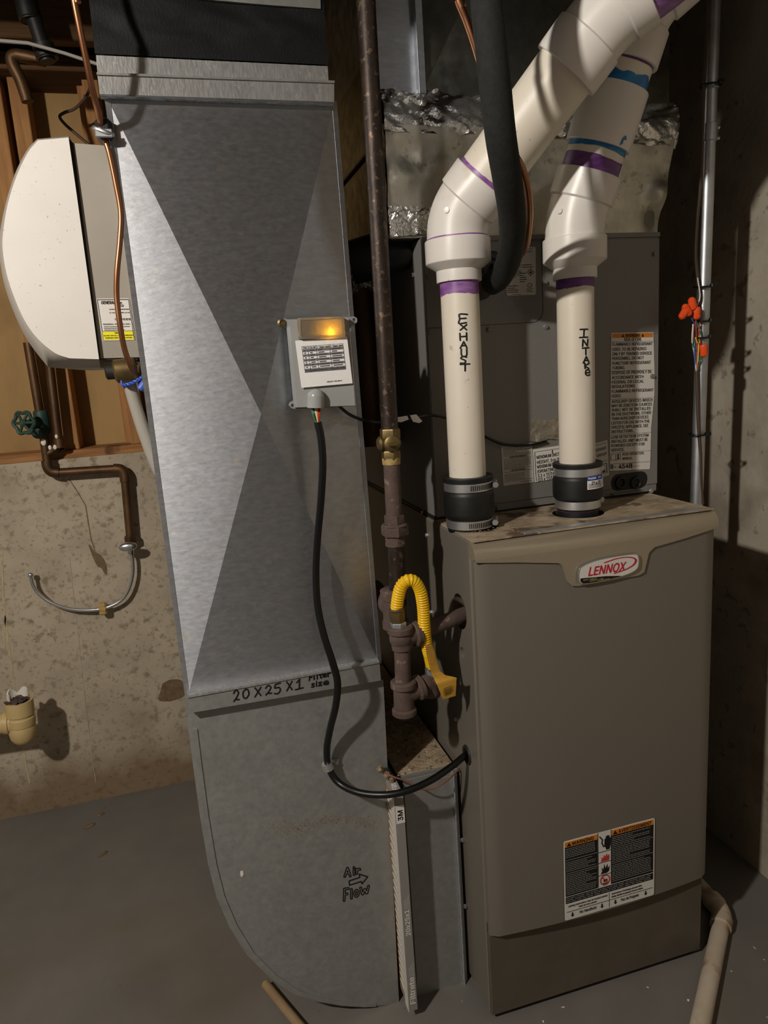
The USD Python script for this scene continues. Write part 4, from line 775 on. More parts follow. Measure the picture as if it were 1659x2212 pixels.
zt = at(1010, 1036, y=YP-.04)[2]; z_r0 = at(987, 604, y=YP-.035)[2]; z_r1 = at(987, 578, y=YP-.035)[2]; z_r2 = at(987, 560, y=YP-.05)[2]; z_r3 = at(987, 506, y=YP-.05)[2]
obj('lower_pipe', cyl((XE, YP, zt-.03), (XE, YP, z_r0+.02), R2, 48), 'pvc', ex, label='cream two inch pipe')
obj('marker_writing', pen_on([('E', 992, 699, 19, 21), ('X', 994, 713, 15, 13), ('H', 993, 735, 17, 16), ('A', 995, 752, 14, 14), ('U', 996, 770, 14, 16), ('S', 995, 785, 14, 15), ('T', 996, 801, 18, 15)], XE, .0011), 'ink', ex)
zp = at(987, 634, y=YP-R2)[2]
obj('primer_band', ragged((XE, YP, z_r0+.004), (0, 0, -1), R2+.0003, 0, z_r0-zp+.004, 5, .003), 'primer_purple', ex, label='purple primer band')
cpx = coupling(ex, XE, zt, HF-.02, 0)
h0 = HF-.02; H = zt-h0
hose_clamp(ex, XE, h0+.855*H, .0387, .0135, -.30, 1, 14); hose_clamp(ex, XE, h0+.29*H, .0377, .0135, -.42, 2, 14)
def reducer(parent, xc, z0, z1, z2, z3):
    obj('reducer', lathe((xc, YP, z0), (0, 0, 1), [(0, .0305), (0, .0345), (.001, .0352), (z1-z0, .0352), (z2-z0, .0500), (z2-z0+.002, RS), (z3-z0-.001, RS), (z3-z0, .0500), (z3-z0, .044)], 52), 'pvc_white', parent, label='white reducing coupling')
reducer(ex, XE, z_r0, z_r1, z_r2, z_r3)
def elbow(parent, pa, B, d0, d1, s0, s1, e0, e1, name='elbow', lower_rim=True):
    """A fitting that turns at B from d0 to d1: socket s0..e0 behind the bend, s1..e1 after it."""
    a, c = B-d0*s0, B+d1*s1
    obj(name, [tube(bend(a-d0*.004, B, c+d1*.004), .0472, 44)]+([lathe(B-d0*e0, d0, [(0, .044), (0, RS-.001), (.001, RS), (e0-s0-.003, RS), (e0-s0, .047)], 48)] if lower_rim else [])+
        [lathe(B+d1*s1, d1, [(0, .047), (.003, RS), (e1-s1-.001, RS), (e1-s1, RS-.001), (e1-s1, .044)], 48)], 'pvc_white', parent, label='white elbow fitting')
UPV = V3(0, 0, 1)
BE = V3(XE, YP, z_r3+.033); dE = dirn(45); d2 = dirn(64)
elbow(ex, None, BE, UPV, dE, .03, .026, .044, .066, lower_rim=False)
ELm = at(969, 451, y=YP-.045); dx_ = ELm[0]-XE; nm_ = V3(dx_, -math.sqrt(.0472**2-dx_**2), .0); obj('mould_mark', lathe(V3(XE, YP, ELm[2])+nm_*.985, nm_, [(0, .0045), (.002, .0045), (.0022, .0035)], 18), 'pvc_white', ex)
obj('primer_band', ragged((XE, YP, z_r3), (0, 0, 1), .0475, -.002, .0025, 9, .001), 'primer_purple', ex)
obj('upper_pipe', cyl(BE+dE*.05, BE+dE*.282, R3, 52), 'pvc', ex, label='cream three inch pipe')
obj('primer_band', ragged(BE, dE, R3+.0003, .060, .0715, 12, .003), 'primer_purple', ex, label='purple primer band')
B2 = BE+dE*.316
elbow(ex, None, B2, dE, d2, .028, .020, .078, .052)
obj('primer_band', ragged(BE, -dE, R3+.0003, -.245, -.2415, 14, .001), 'primer_dark', ex)
obj('far_pipe', cyl(B2+d2*.03, B2+d2*.62, R3, 48), 'pvc', ex)
obj('primer_band', ragged(B2, d2, R3+.0003, .050, .085, 15, .004), 'primer_purple', ex, label='purple primer band')
# intake
it = thing('intake_vent', 'white plastic vent pipe hand-lettered INTAKE with blue-cemented joint, right of the pair', 'pipe', (XI, YP, HF))
zt2 = at(1250, 1006, y=YP-.04)[2]; q0, q1, q2, q3 = (at(1240, a, y=YP-b)[2] for a, b in ((598, .035), (574, .035), (556, .05), (503, .05)))
obj('lower_pipe', cyl((XI, YP, zt2-.03), (XI, YP, q0+.02), R2, 48), 'pvc', it, label='cream two inch pipe')
obj('marker_writing', pen_on([('I', 1252, 729, 19, 18), ('N', 1257, 748, 14, 15), ('T', 1258, 766, 14, 15), ('A', 1259, 784, 14, 14), ('K', 1261, 796, 12, 12), ('e', 1263, 811, 12, 13)], XI, .0011), 'ink', it)
obj('primer_band', ragged((XI, YP, q0+.004), (0, 0, -1), R2+.0003, 0, q0-at(1242, 619, y=YP-R2)[2]+.004, 6, .003), 'primer_dark', it, label='purple primer band')
coupling(it, XI, zt2, HF-.008, 0); h1 = HF-.008; H1 = zt2-h1
hose_clamp(it, XI, h1+.855*H1, .0387, .0135, .25, 3, 0); hose_clamp(it, XI, h1+.29*H1, .0377, .0135, .25, 4, 0)
obj('primer_band', lathe((XI, YP, h1+.17*H1), (0, 0, 1), [(0, .0345), (.0005, .0362), (.0015, .0362), (.002, .0345)], 40), 'primer_purple', it)
lz0, lz1 = at(1283, 1052, y=YP-.04)[2]-.003, at(1283, 1026, y=YP-.04)[2]-.001
def wrap(a0, a1, z0, z1, r, t=.0004):
    n_ = 14; A = np.linspace(a0, a1, n_); v = np.array([(XI+rr*math.sin(a), YP-rr*math.cos(a), z) for rr in (r, r+t) for z in (z0, z1) for a in A]); f = []
    for i in range(n_-1): a, b = 2*n_+i, 3*n_+i; f += [[a, a+1, b+1], [a, b+1, b]]
    return trimesh.Trimesh(v, f, process=False)
lbp = obj('coupling_label', wrap(-.16, .86, lz0, lz1, .0427), 'paper', it, label='white label with blue heading on the coupling')
obj('blue_band', wrap(-.16, .66, lz1-.0075, lz1, .0429), 'blue_band', lbp)
def wraptext(t, a0, z0, h, width, bold=False):
    m = meshkit.text_mesh(t, 1., 1., bold); p = m.vertices; x0, x1 = p[:, 0].min(), p[:, 0].max(); a = a0+(p[:, 0]-x0)/(x1-x0)*width; rr = .0431+.0003*p[:, 2]
    return trimesh.Trimesh(np.stack([XI+rr*np.sin(a), YP-rr*np.cos(a), z0+p[:, 1]*h], 1), m.faces, process=False)
obj('label_lettering', [wraptext('2" x 2"', .02, lz1-.0155, .0062, .46, True)]+[wrap(-.12, .62-.02*i, lz0+.0022+i*.0022, lz0+.0030+i*.0022, .0429) for i in range(4)]+[wrap(.72, .82, lz0+.004+i*.0014, lz0+.0047+i*.0014, .0429) for i in range(14)], 'ink_mid', lbp)
obj('white_lettering', [wraptext('PlumbQwik', -.12, lz1-.0052, .0034, .36, True), wraptext('P1056-22', .36, lz1-.0048, .0024, .2)], 'paper', lbp)
reducer(it, XI, q0, q1, q2, q3)
BI = V3(XI, YP, q3+.026); dI = dirn(19.5); dI2 = dirn(58)
elbow(it, None, BI, UPV, dI, .024, .030, .044, .073, lower_rim=False)
IM = at(1194, 454, y=YP-.03); dx_ = max(IM[0]-XI, -.040); nm_ = V3(dx_, -math.sqrt(.0472**2-dx_**2), .0); obj('mould_mark', lathe(V3(XI, YP, IM[2])+nm_*.985, nm_, [(0, .0045), (.002, .0045), (.0022, .0035)], 18), 'pvc_white', it)
obj('upper_pipe', cyl(BI+dI*.07, BI+dI*.285, R3, 52), 'pvc', it, label='cream three inch pipe')
obj('primer_band', ragged(BI, dI, R3+.0003, .070, .094, 21, .0025), 'primer_dark', it, label='purple primer band')
obj('straight_coupling', lathe(BI+dI*.111, dI, [(0, .0452), (0, .0495), (.002, .0505), (.081, .0505), (.083, .0495), (.083, .0452)], 52), 'pvc_white', it, label='white straight coupling between blue bands')
obj('cement_band', ragged(BI, -dI, R3+.0004, -.113, -.104, 23, .0025), 'cement_blue', it, label='blue cement band')
obj('cement_band', ragged(BI, dI, R3+.0004, .190, .211, 25, .008), 'cement_blue', it, label='blue cement band')
smear = Polygon([(0, 0), (.004, .003), (.0035, .008), (.009, .010), (.006, .015), (.003, .013), (.0005, .009)])
sm_o = BI+dI*.113; u_, w_, d_ = V3(math.cos(PHI), -math.sin(PHI), 0), None, dI; side_ = np.cross(dI, V3(0, 1, 0)); side_ /= np.linalg.norm(side_); nrm = np.cross(side_, dI); nrm = nrm if nrm[1] < 0 else -nrm
smm = trimesh.creation.extrude_polygon(smear, .0006, engine='earcut'); p = smm.vertices; smm.vertices = sm_o+np.outer(p[:, 0]+.010, -side_ if side_[0] < 0 else side_)+np.outer(p[:, 1], dI)+np.outer(np.sqrt(.0509**2-(p[:, 0]+.010)**2)+p[:, 2], nrm)
obj('cement_smear', smm, 'cement_blue', it)
B3 = BI+dI*.305
elbow(it, None, B3, dI, dI2, .028, .024, .078, .062)
obj('primer_band', ragged(BI, -dI, R3+.0003, -.228, -.2245, 26, .001), 'primer_dark', it)
obj('far_pipe', cyl(B3+dI2*.05, B3+dI2*.52, R3, 48), 'pvc', it)
obj('primer_band', ragged(B3, dI2, R3+.0003, .058, .09, 27, .004), 'primer_purple', it, label='purple primer band')

# ================================================================ REFRIGERANT LINES
hs = thing('insulated_suction_line', 'thick black foam-covered refrigerant line curving down to the coil cabinet', 'pipe', at(1085, 300, y=-.16))
hp = [(1048, -60, -.165), (1051, 0, -.165), (1060, 90, -.165), (1069, 180, -.16), (1081, 290, -.145), (1095, 380, -.115), (1105, 450, -.075), (1107, 510, -.03), (1099, 560, .03), (1080, 598, .08), (1062, 612, .11)]
obj('foam_cover', tube(curve([at(1046, -60, y=-.165)+V3(-.04, 0, .72), at(1047, -60, y=-.165)+V3(-.02, 0, .36)]+[at(a, b, y=y) for a, b, y in hp], 8), .0188, 32), 'insulation', hs)
obj('copper_stub', [tube([at(1066, 609, y=.105), at(1046, 614, y=.130), at(1037, 618, y=YC+.004)], .0105, 20), lathe(at(1040, 617, y=.145), at(1066, 609, y=.105)-at(1040, 617, y=.145), [(0, .0125), (.016, .0125)], 22)], 'copper_old', hs)
lq = thing('liquid_line', 'thin copper refrigerant line running behind the black foam-covered line', 'pipe', at(1140, 450, y=-.03))
obj('copper_tube', tube(curve([at(975, -60, y=-.14)+V3(-.30, 0, .72), at(975, -60, y=-.14)+V3(-.13, 0, .36)]+[at(a, b, y=y) for a, b, y in ((975, -60, -.14), (990, 0, -.14), (1008, 45, -.138), (1026, 98, -.135), (1060, 210, -.125), (1100, 310, -.105), (1130, 370, -.09), (1143, 430, -.05), (1143, 490, .0), (1130, 545, .06), (1085, 577, .125), (1062, 575, YC))], 8), .0048, 14), 'copper', lq)

# ================================================================ GAS PIPING
YG = .065; G = lambda a, b, y=YG: at(a, b, y=y)
gp = thing('gas_pipe', 'dark iron gas pipe with brass shutoff dropping between duct and furnace', 'pipe', G(846, 900))
obj('long_pipe', cyl(G(842, 930)+(G(787, -60)-G(842, 930))*1.75, G(842, 930), .0134, 28), 'black_iron', gp)
dv = G(858, 1260)-G(842, 930); dv /= np.linalg.norm(dv)
def on(py): return G(842+(py-930)*.0500, py)
obj('shutoff_valve', [hexa(on(926), dv, .0165, .0165), lathe(on(943), dv, [(0, .012), (.004, .0155), (.010, .0175), (.016, .0155), (.022, .012)], 28), hexa(on(973), dv, .0145, .0155), lathe(on(956), (-.15, -1, 0), [(0, .013), (.012, .0135), (.020, .012), (.022, .008)], 24), lathe(on(956), (-1, -.1, 0), [(0, .010), (.018, .0115), (.021, .008)], 20)], 'brass', gp, label='worn brass shutoff valve')
obj('valve_stem', trimesh.convex.convex_hull([on(956)+V3(-.0032, -.026, 0)+V3(a*.007, b*.003, c*.0022) for a in (-1, 1) for b in (-1, 1) for c in (-1, 1)]), 'brass', gp)
obj('thread_tape', [lathe(on(989), dv, [(0, .0145), (.010, .0142)], 24)], 'thread_tape', gp)
obj('short_pipe', cyl(on(993), on(1118), .0130, 26), 'rusty_iron', gp)
obj('union', [hexa(on(1112), dv, .018, .0165), lathe(on(1131), dv, [(0, .0195), (.0025, .021)], 30), hexa(on(1134), dv, .017, .0225), lathe(on(1155), dv, [(0, .0155), (.006, .0165), (.016, .0160)], 8), lathe(on(1172), dv, [(0, .0165), (.004, .0165), (.006, .0145)], 24)], 'rusty_iron', gp, label='rusty pipe union')
obj('short_pipe', cyl(on(1175), on(1305), .0140, 26), 'black_iron', gp)
eb = G(852, 1312, YG+.004)
obj('rear_tee', [tube([eb+V3(0, 0, .03), eb+V3(0, 0, -.03)], .0195, 26), lathe(eb+V3(0, 0, .016), (0, 0, 1), [(0, .0215), (.014, .022), (.016, .019)], 26), tube([eb, eb+V3(-.012, .04, .006)], .018, 22), lathe(eb+V3(0, 0, -.034), (0, 0, 1), [(0, .0215), (.012, .0215)], 26)], 'rusty_iron', gp, label='dust-covered rear pipe tee')
obj('branch_pipe', cyl(eb+V3(-.006, .03, .004), G(812, 1268, .22), .0130, 22), 'black_iron', gp)
obj('link_pipe', cyl(eb+V3(0, 0, -.03), G(866, 1400, .040), .0120, 22), 'black_iron', gp)
# supply assembly that feeds the furnace
ga = thing('gas_manifold', 'rusty gas elbow, tee and drip leg with pipe entering the furnace side', 'pipe', G(868, 1450, .02))
ye = .020; E1 = G(866, 1378, ye)
obj('tee_fitting', [tube([G(864, 1352, ye), E1, G(869, 1400, ye)], .0165, 26), trimesh.creation.icosphere(3, .0185).apply_translation(E1), lathe(G(864, 1352, ye), (0, 0, -1), [(0, .0190), (.002, .0205), (.010, .0205), (.013, .017)], 28), tube([E1, E1+V3(.024, .006, .001)], .0160, 22), lathe(E1+V3(.020, .005, .0), V3(1, .25, .03), [(0, .017), (.003, .0205), (.011, .0205), (.012, .018)], 26)], 'rusty_iron', ga)
obj('inlet_pipe', cyl(E1+V3(.02, .005, 0), V3(.03, gy+.004, gz-.004), .0128, 26), 'rusty_iron', ga, label='horizontal pipe into the furnace')
T2 = G(872, 1500, ye)
obj('drip_pipe', cyl(G(868, 1392, ye), G(871, 1480, ye), .0128, 26), 'rusty_iron', ga)
obj('drip_tee', [tube([G(871, 1472, ye), G(873, 1536, ye)], .0165, 26), lathe(G(871, 1470, ye), (0, 0, -1), [(0, .0190), (.002, .0210), (.010, .0210), (.013, .0168)], 28), lathe(G(873, 1528, ye), (0, 0, -1), [(0, .0168), (.003, .0200), (.010, .0200), (.012, .018)], 28), tube([T2, T2+V3(.024, .004, .004)], .0160, 22), lathe(T2+V3(.021, .003, .004), V3(1, .2, .15), [(0, .017), (.003, .0205), (.011, .0205), (.012, .018)], 26)], 'rusty_iron', ga)
obj('drip_cap', lathe(G(873, 1536, ye), (0, 0, -1), [(0, .0125), (.003, .013), (.010, .012), (.012, .009)], 20), 'rusty_iron', ga)
P5 = G(934, 1478, .034); P4 = G(934, 1495, .032)
obj('side_elbow', [tube(curve([T2+V3(.028, .004, .005), T2+V3(.045, .008, .007), P4, P5+V3(0, 0, .012)], 6), .0142, 24), lathe(P5+V3(0, 0, .004), (0, 0, 1), [(0, .016), (.002, .0180), (.010, .0180), (.011, .014)], 26)], 'rusty_iron', ga)
ys_ = thing('yellow_gas_connector', 'bright yellow corrugated gas connector looped in front of the iron pipe', 'gas hose', G(890, 1270, .02))
yp_ = curve([G(a, b, y) for a, b, y in ((857, 1318, .02), (859, 1296, .016), (866, 1268, .010), (880, 1254, .006), (896, 1257, .006), (908, 1277, .008), (914, 1310, .012), (916, 1345, .016), (919, 1380, .022), (926, 1412, .028), (932, 1440, .031))], 26)
L = np.r_[0, np.cumsum(np.linalg.norm(np.diff(yp_, axis=0), axis=1))]
s_ = np.linspace(0, L[-1], 460); yq = np.stack([np.interp(s_, L, yp_[:, i]) for i in range(3)], 1)
smo = np.clip((s_-.055)/.02, 0, 1)*np.clip((.10-s_)/.02, 0, 1)
obj('corrugated_tube', tube(yq, .0094+.0008*np.cos(s_/.0044*2*np.pi)*(1-.75*smo)*np.clip((L[-1]-s_-.02)/.01, 0, 1), 22), 'yellow_coat', ys_, smooth=60)
nb = G(857, 1318, .02)
obj('brass_nut', [hexa(nb+V3(0, 0, -.020), (0, 0, 1), .020, .0125), lathe(nb+V3(0, 0, -.002), (0, 0, 1), [(0, .0118), (.004, .0125), (.006, .0105)], 24)], 'brass', ys_)
obj('steel_nut', hexa(nb+V3(.001, 0, -.034), (0, 0, 1), .015, .0130), 'zinc', ys_)
obj('lower_nut', [hexa(P5+V3(0, 0, .014), (0, 0, 1), .015, .0115), cyl(P5+V3(0, 0, .026), G(931, 1436, .031), .0098, 18)], 'zinc', ys_)
tgp_old = [(((917, 1390), .014), ((934, 1388), .014)), (((924, 1420), .016), ((946, 1424), .018)), (((931, 1450), .016), ((950, 1446), .016)), (((940, 1471), .012), ((958, 1458), .012)), (((942, 1478), .006), ((986, 1466), .006)), (((955, 1512), .010), ((984, 1503), .010))]
tgp = [(((918, 1392), .013), ((931, 1388), .016)), (((921, 1412), .010), ((940, 1412), .017)), (((926, 1434), .008), ((946, 1436), .014)), (((932, 1455), .006), ((950, 1450), .012)), (((938, 1468), .002), ((962, 1459), .008)), (((943, 1478), -.004), ((986, 1464), -.002)), (((950, 1494), -.002), ((985, 1484), .000)), (((956, 1511), .002), ((984, 1503), .003))]
tv = []
for (l_, y0_), (r_, y1_) in tgp: tv += [at(*l_, y=y0_), at(*r_, y=y1_)]
tgm = trimesh.Trimesh(np.array(tv), [[2*i, 2*i+1, 2*i+3] for i in range(7)]+[[2*i, 2*i+3, 2*i+2] for i in range(7)], process=False); tgm = trimesh.Trimesh(*trimesh.remesh.subdivide_to_size(tgm.vertices, tgm.faces, .012))
tagp = thing('yellow_tag', 'bent amber paper tag hanging from the yellow gas connector', 'tag', G(950, 1470, .01))
obj('paper_tag', thick(tgm, .0006), 'yellow_tag', tagp, smooth=True)
TG = Face(at(957, 1507, y=-.0002), V3(.021, .001, .004), V3(-.004, -.005, .021)); obj('tag_print', [greek(TG, .12, .85, .1, .85, 5, 61, .0008)], 'ink', tagp)

# ================================================================ ELECTRICAL CONDUIT
XC, YCo = .533, .140
cd = thing('metal_conduit', 'galvanized electrical conduit standing between furnace and right concrete wall', 'conduit', (XC, YCo, .8))
def cz(py): return at(1515, py, y=YCo)[2]
ca, cb_ = at(1541.5, 0, y=YCo), at(1504.5, 1085, y=YCo); cdv = (ca-cb_)/np.linalg.norm(ca-cb_); XC = float((ca[0]+cb_[0])/2)
obj('tube', cyl(cb_-cdv*((cb_[2]-.01)/cdv[2]), ca+cdv*.55, .0117, 26), 'zinc', cd)
def cx(z): return float(cb_[0]+(z-cb_[2])*cdv[0]/cdv[2])
for p0, p1, nsc in ((193, 184, 0), (307, 268, 2)):
    z0, z1 = at(1536, p0, y=YCo)[2], at(1536, p1, y=YCo)[2]
    obj('coupling', lathe((cx(z0), YCo, z0), cdv, [(0, .0118), (.001, .0138), (z1-z0-.001, .0138), (z1-z0, .0118)], 26), 'zinc', cd)
    for i in range(nsc): obj('set_screw', hexa(V3(cx(z0)+.013, YCo-.003, z0+.006+i*(z1-z0-.012)), (1, -.2, 0), .005, .004), 'zinc', cd)
tw = thing('thermostat_wires', 'brown low voltage cable with bared coloured conductors tied along the conduit', 'wire', (XC-.02, YCo, 1.1))
cy = YCo-.006
obj('upper_jacket', tube(curve([at(a, b, y=cy) for a, b in ((1528, -30), (1524, 120), (1518, 260), (1513, 400), (1507, 470), (1503, 545), (1507, 600), (1511, 640), (1507, 680))], 6), .0030, 10), 'wire_brown', tw)
obj('lower_jacket', tube(curve([at(a, b, y=cy-.004) for a, b in ((1505, 800), (1507, 860), (1509, 925), (1513, 980), (1514, 1040), (1518, 1088))], 6), .0032, 10), 'wire_brown', tw)
cnd = [('wire_white', (1507, 600), (1512, 640), (1504, 665)), ('wire_red', (1508, 650), (1503, 690), (1505, 740), (1507, 798)), ('wire_green', (1500, 730), (1496, 745), (1510, 765), (1514, 775), (1506, 790)), ('wire_yellow', (1502, 728), (1506, 740), (1511, 740), (1510, 725)), ('wire_yellow', (1509, 740), (1508, 770), (1504, 803)),
       ('wire_blue', (1490, 670), (1495, 690), (1502, 700)), ('wire_blue', (1500, 735), (1500, 765), (1503, 802)), ('wire_white', (1497, 700), (1495, 735), (1499, 760), (1504, 800)), ('wire_red', (1513, 690), (1510, 720), (1515, 750)), ('wire_green', (1503, 690), (1512, 715), (1516, 730)), ('wire_pink', (1499, 700), (1498, 730), (1503, 745))]
for mt, *ps in cnd: obj('conductor', tube(curve([at(a, b, y=cy-.006-.002*(i % 2)) for i, (a, b) in enumerate(ps)], 6), .0012, 7), mt, tw)
nuts = [((1472, 685), (1484, 668), 'lowest left'), ((1478, 658), (1488, 680), 'tilted'), ((1494, 646), (1497, 668), 'upright top'), ((1505, 688), (1504, 664), 'front'), ((1521, 770), (1519, 745), 'lower')]
desc = ['orange wire nut at the far left of the cluster, pointing down-left', 'orange wire nut tilted up-left above the leftmost one', 'orange wire nut standing highest in the cluster beside the conduit', 'orange wire nut hanging just above the middle cable tie', 'orange wire nut hanging alone against the conduit below the ties']
for (a, b, _), ds in zip(nuts, desc):
    A0, B0 = at(*a, y=cy-.012), at(*b, y=cy-.010); d = A0-B0; d *= .021/np.linalg.norm(d)
    w_ = thing('wire_nut', ds, 'wire nut', B0, 'orange wire nuts by the conduit')
    u_, ww_, dd_ = frame_of(d); fins = [tube([B0+.0068*(math.cos(t)*u_+math.sin(t)*ww_)+d*.15, B0+.0052*(math.cos(t)*u_+math.sin(t)*ww_)+d*.9], .0010, 6) for t in np.linspace(0, 2*np.pi, 9)[:-1]]
    obj('cap', [lathe(B0, d, [(0, .0062), (.003, .0075), (.012, .0066), (.020, .0048), (.0215, .003)], 16)]+fins, 'wire_nut', w_)
for i, (a, b) in enumerate(((1520, 620), (1510, 694), (1511, 729), (1511, 936), (1538, 187))):
    c = at(a, b, y=YCo); tp_ = 'zip_tie'
    z_ = thing(tp_, ['black cable tie round the conduit above the orange wire nuts', 'black cable tie just under the cluster of four wire nuts', 'black cable tie over the bared coloured wires', 'black cable tie holding the lower brown cable to the conduit', 'black cable tie near the top of the conduit'][i], 'cable tie', (XC, YCo, c[2]))
    rx = .017 if i else .016; XC = cx(c[2])
    obj('strap', tube([V3(XC-.004+rx*math.cos(t), YCo-.004+.0165*math.sin(t), c[2]+.0015*math.sin(t)) for t in np.linspace(0, 2*np.pi, 28)], .0018, 8), 'cable_black', z_)
    obj('lock_head', box((XC-.003, YCo-.025, c[2]-.003), (XC+.008, YCo-.018, c[2]+.004), .001), 'cable_black', z_)

# ================================================================ FLOOR DRAIN PIPE at right
fd = thing('floor_drain_pipe', 'dusty white plastic condensate pipe with elbow lying on the floor right of the furnace', 'pipe', at(1545, 2080, z=.017))
RD = .0163; zf = RD+.001
a0, a1 = at(1561, 2000, z=zf), at(1512, 2225, z=zf); dd_ = (a1-a0)/np.linalg.norm(a1-a0)
ec = at(1563, 1972, z=zf); bk = at(1512, 1915, z=zf); db = (bk-ec)/np.linalg.norm(bk-ec)
obj('long_pipe', cyl(ec+dd_*.02, a1+dd_*.15, RD, 28), 'pvc_dirty', fd)
obj('elbow', [tube(bend(ec+db*.03, ec, ec+dd_*.03), RD+.003, 26), lathe(ec+dd_*.018, dd_, [(0, RD+.003), (.002, RD+.0042), (.024, RD+.0042), (.025, RD)], 28), lathe(ec+db*.018, db, [(0, RD+.003), (.002, RD+.0042), (.022, RD+.0042), (.023, RD)], 28)], 'pvc_dirty', fd)
obj('short_pipe', cyl(ec+db*.02, ec+db*.22, RD, 24), 'pvc_dirty', fd)
t0, t1 = at(583, 2138, z=.013), at(655, 2225, z=.013)
single('floor_tube', 'tan plastic tube lying on the floor under the rounded boot', 'tube', tube([t0-(t1-t0)*.15, t0, t1, t1+(t1-t0)*.6], .0085, 20), 'tube_tan')

# ================================================================ PLUMBING ON THE BACK WALL
YW = YB-.030; Wl = lambda a, b, y=YW: at(a, b, y=y)
cw = thing('copper_water_pipe', 'old copper water pipe stepping along the concrete wall to a chrome stop', 'pipe', Wl(180, 1015))
obj('riser', cyl(Wl(60, 740), Wl(88, 905), .0112, 20), 'copper_old', cw)
obj('riser', cyl(Wl(106, 780), Wl(126, 948), .0112, 20), 'copper_old', cw)
obj('lower_run', tube(np.vstack([[Wl(92, 920)], curve([Wl(99, 975), Wl(104, 1005), Wl(112, 1018)], 5), curve([Wl(125, 1021), Wl(250, 1013), Wl(262, 1015), Wl(268, 1024)], 5), [Wl(270, 1035), Wl(282, 1165)]]), .0112, 20), 'copper_old', cw)
obj('elbow', [tube(curve([Wl(101, 995), Wl(104, 1010), Wl(113, 1019), Wl(128, 1021)], 6), .0138, 20)], 'copper_old', cw)
obj('elbow', [tube(curve([Wl(245, 1013), Wl(260, 1014), Wl(268, 1022), Wl(271, 1040)], 6), .0138, 20)], 'copper_old', cw)
obj('end_cap', [lathe(Wl(126, 948), (0.02, 0, -1), [(0, .0135), (.022, .0135), (.024, .010)], 20), tube([Wl(126, 958), Wl(112, 975), Wl(100, 982)], .0105, 16)], 'copper_old', cw)
for a, b, s in ((94, 955, .012), (108, 967, .008), (119, 966, .008), (122, 943, .007)): obj('paint_drip', trimesh.creation.icosphere(2, s*.8).apply_scale([.7, .5, 1]).apply_translation(Wl(a, b, YW-.012)), 'speck', cw)
gv = thing('gate_valve', 'green-wheeled gate valve on the copper riser', 'valve', Wl(82, 915))
gb = Wl(90, 912); 
obj('valve_body', [lathe(gb+V3(0, 0, .03), (0.02, 0, -1), [(0, .014), (.004, .017), (.02, .018), (.045, .018), (.058, .016), (.062, .013)], 24), tube([gb, gb+V3(-.02, -.04, 0)], .012, 18), lathe(gb+V3(-.004, -.008, -.02), (-.4, -1, -.3), [(0, .015), (.02, .015), (.022, .01)], 18)], 'valve_green', gv)
hc = gb+V3(-.030, -.058, .004); hd = V3(-.42, -1, .05); hd = hd/np.linalg.norm(hd); u_, w_, _ = frame_of(hd)
obj('hand_wheel', [tube([hc+.026*(1+.10*math.cos(6*t))*(math.cos(t)*u_+math.sin(t)*w_) for t in np.linspace(0, 2*np.pi, 61)], .0042, 10)]+[tube([hc+hd*.004, hc+.025*(math.cos(t)*u_+math.sin(t)*w_)], .0034, 8) for t in np.arange(6)*math.pi/3]+[lathe(hc-hd*.006, hd, [(0, .008), (.012, .009), (.016, .005)], 16)], 'valve_green', gv)
st = thing('chrome_stop_valve', 'chrome oval-handled stop valve under the copper pipe', 'valve', Wl(278, 1175))
obj('nut', [hexa(Wl(281, 1157), (0.02, 0, -1), .018, .017)], 'copper_old', st)
obj('body', cyl(Wl(282, 1168), Wl(283, 1196), .009, 18), 'chrome', st)
oh = Wl(276, 1181, YW-.035); m = trimesh.creation.icosphere(3, 1.).apply_scale([.0235, .010, .0125]); m.apply_translation(oh); obj('oval_handle', [m, cyl(oh, oh+V3(0, .03, 0), .006, 14)], 'chrome', st)
sp = thing('chrome_supply_tube', 'curved chrome supply tube hanging in a J from the stop valve', 'tube', Wl(180, 1310))
obj('tube', tube(curve([Wl(a, b) for a, b in ((283, 1192), (287, 1215), (286, 1245), (277, 1275), (262, 1296), (240, 1309), (215, 1316), (180, 1318), (145, 1314), (110, 1302), (85, 1284), (72, 1266), (67, 1248))], 6), .0048, 14), 'chrome', sp)
obj('bulb_end', trimesh.creation.icosphere(2, .0075).apply_translation(Wl(66, 1242)), 'chrome', sp)
single('tube_clip', 'small tan plastic clip on the chrome supply tube', 'clip', [box(Wl(222, 1315)+V3(-.010, -.008, -.017), Wl(222, 1315)+V3(.010, .012, .016), .004), lathe(Wl(222, 1315), (-.9, 0, .25), [(-.008, .010), (.008, .010)], 16)], 'clip_tan')
df = thing('drain_fitting', 'broken beige plastic drain fitting on a horizontal pipe low on the concrete wall', 'pipe fitting', at(42, 1550, y=.87))
YDf = .87; Dd = lambda a, b: at(a, b, y=YDf)
dc0, dc1 = Dd(40, 1512), Dd(50, 1585); dax = (dc1-dc0)/np.linalg.norm(dc1-dc0); Ld = np.linalg.norm(dc1-dc0)
obj('hub', [lathe(dc0, dax, [(.004, .027), (0, .028), (0, .0335), (Ld*.40, .0335), (Ld*.43, .031), (Ld*.47, .031), (Ld*.50, .0335), (Ld*.70, .0335), (Ld*.74, .031), (Ld*.86, .0335), (Ld*1.08, .030), (Ld*1.22, .021), (Ld*1.28, .008)], 32)], 'pvc_beige', df)
jag = [(0, 0), (.010, .018), (.016, .008), (.024, .010), (.03, .0)]
a_ = np.linspace(-2.4, .9, 26); hj = .010+.016*np.abs(np.sin(a_*2.1+.5))
vj = []; uu, wv, _ = frame_of(dax)
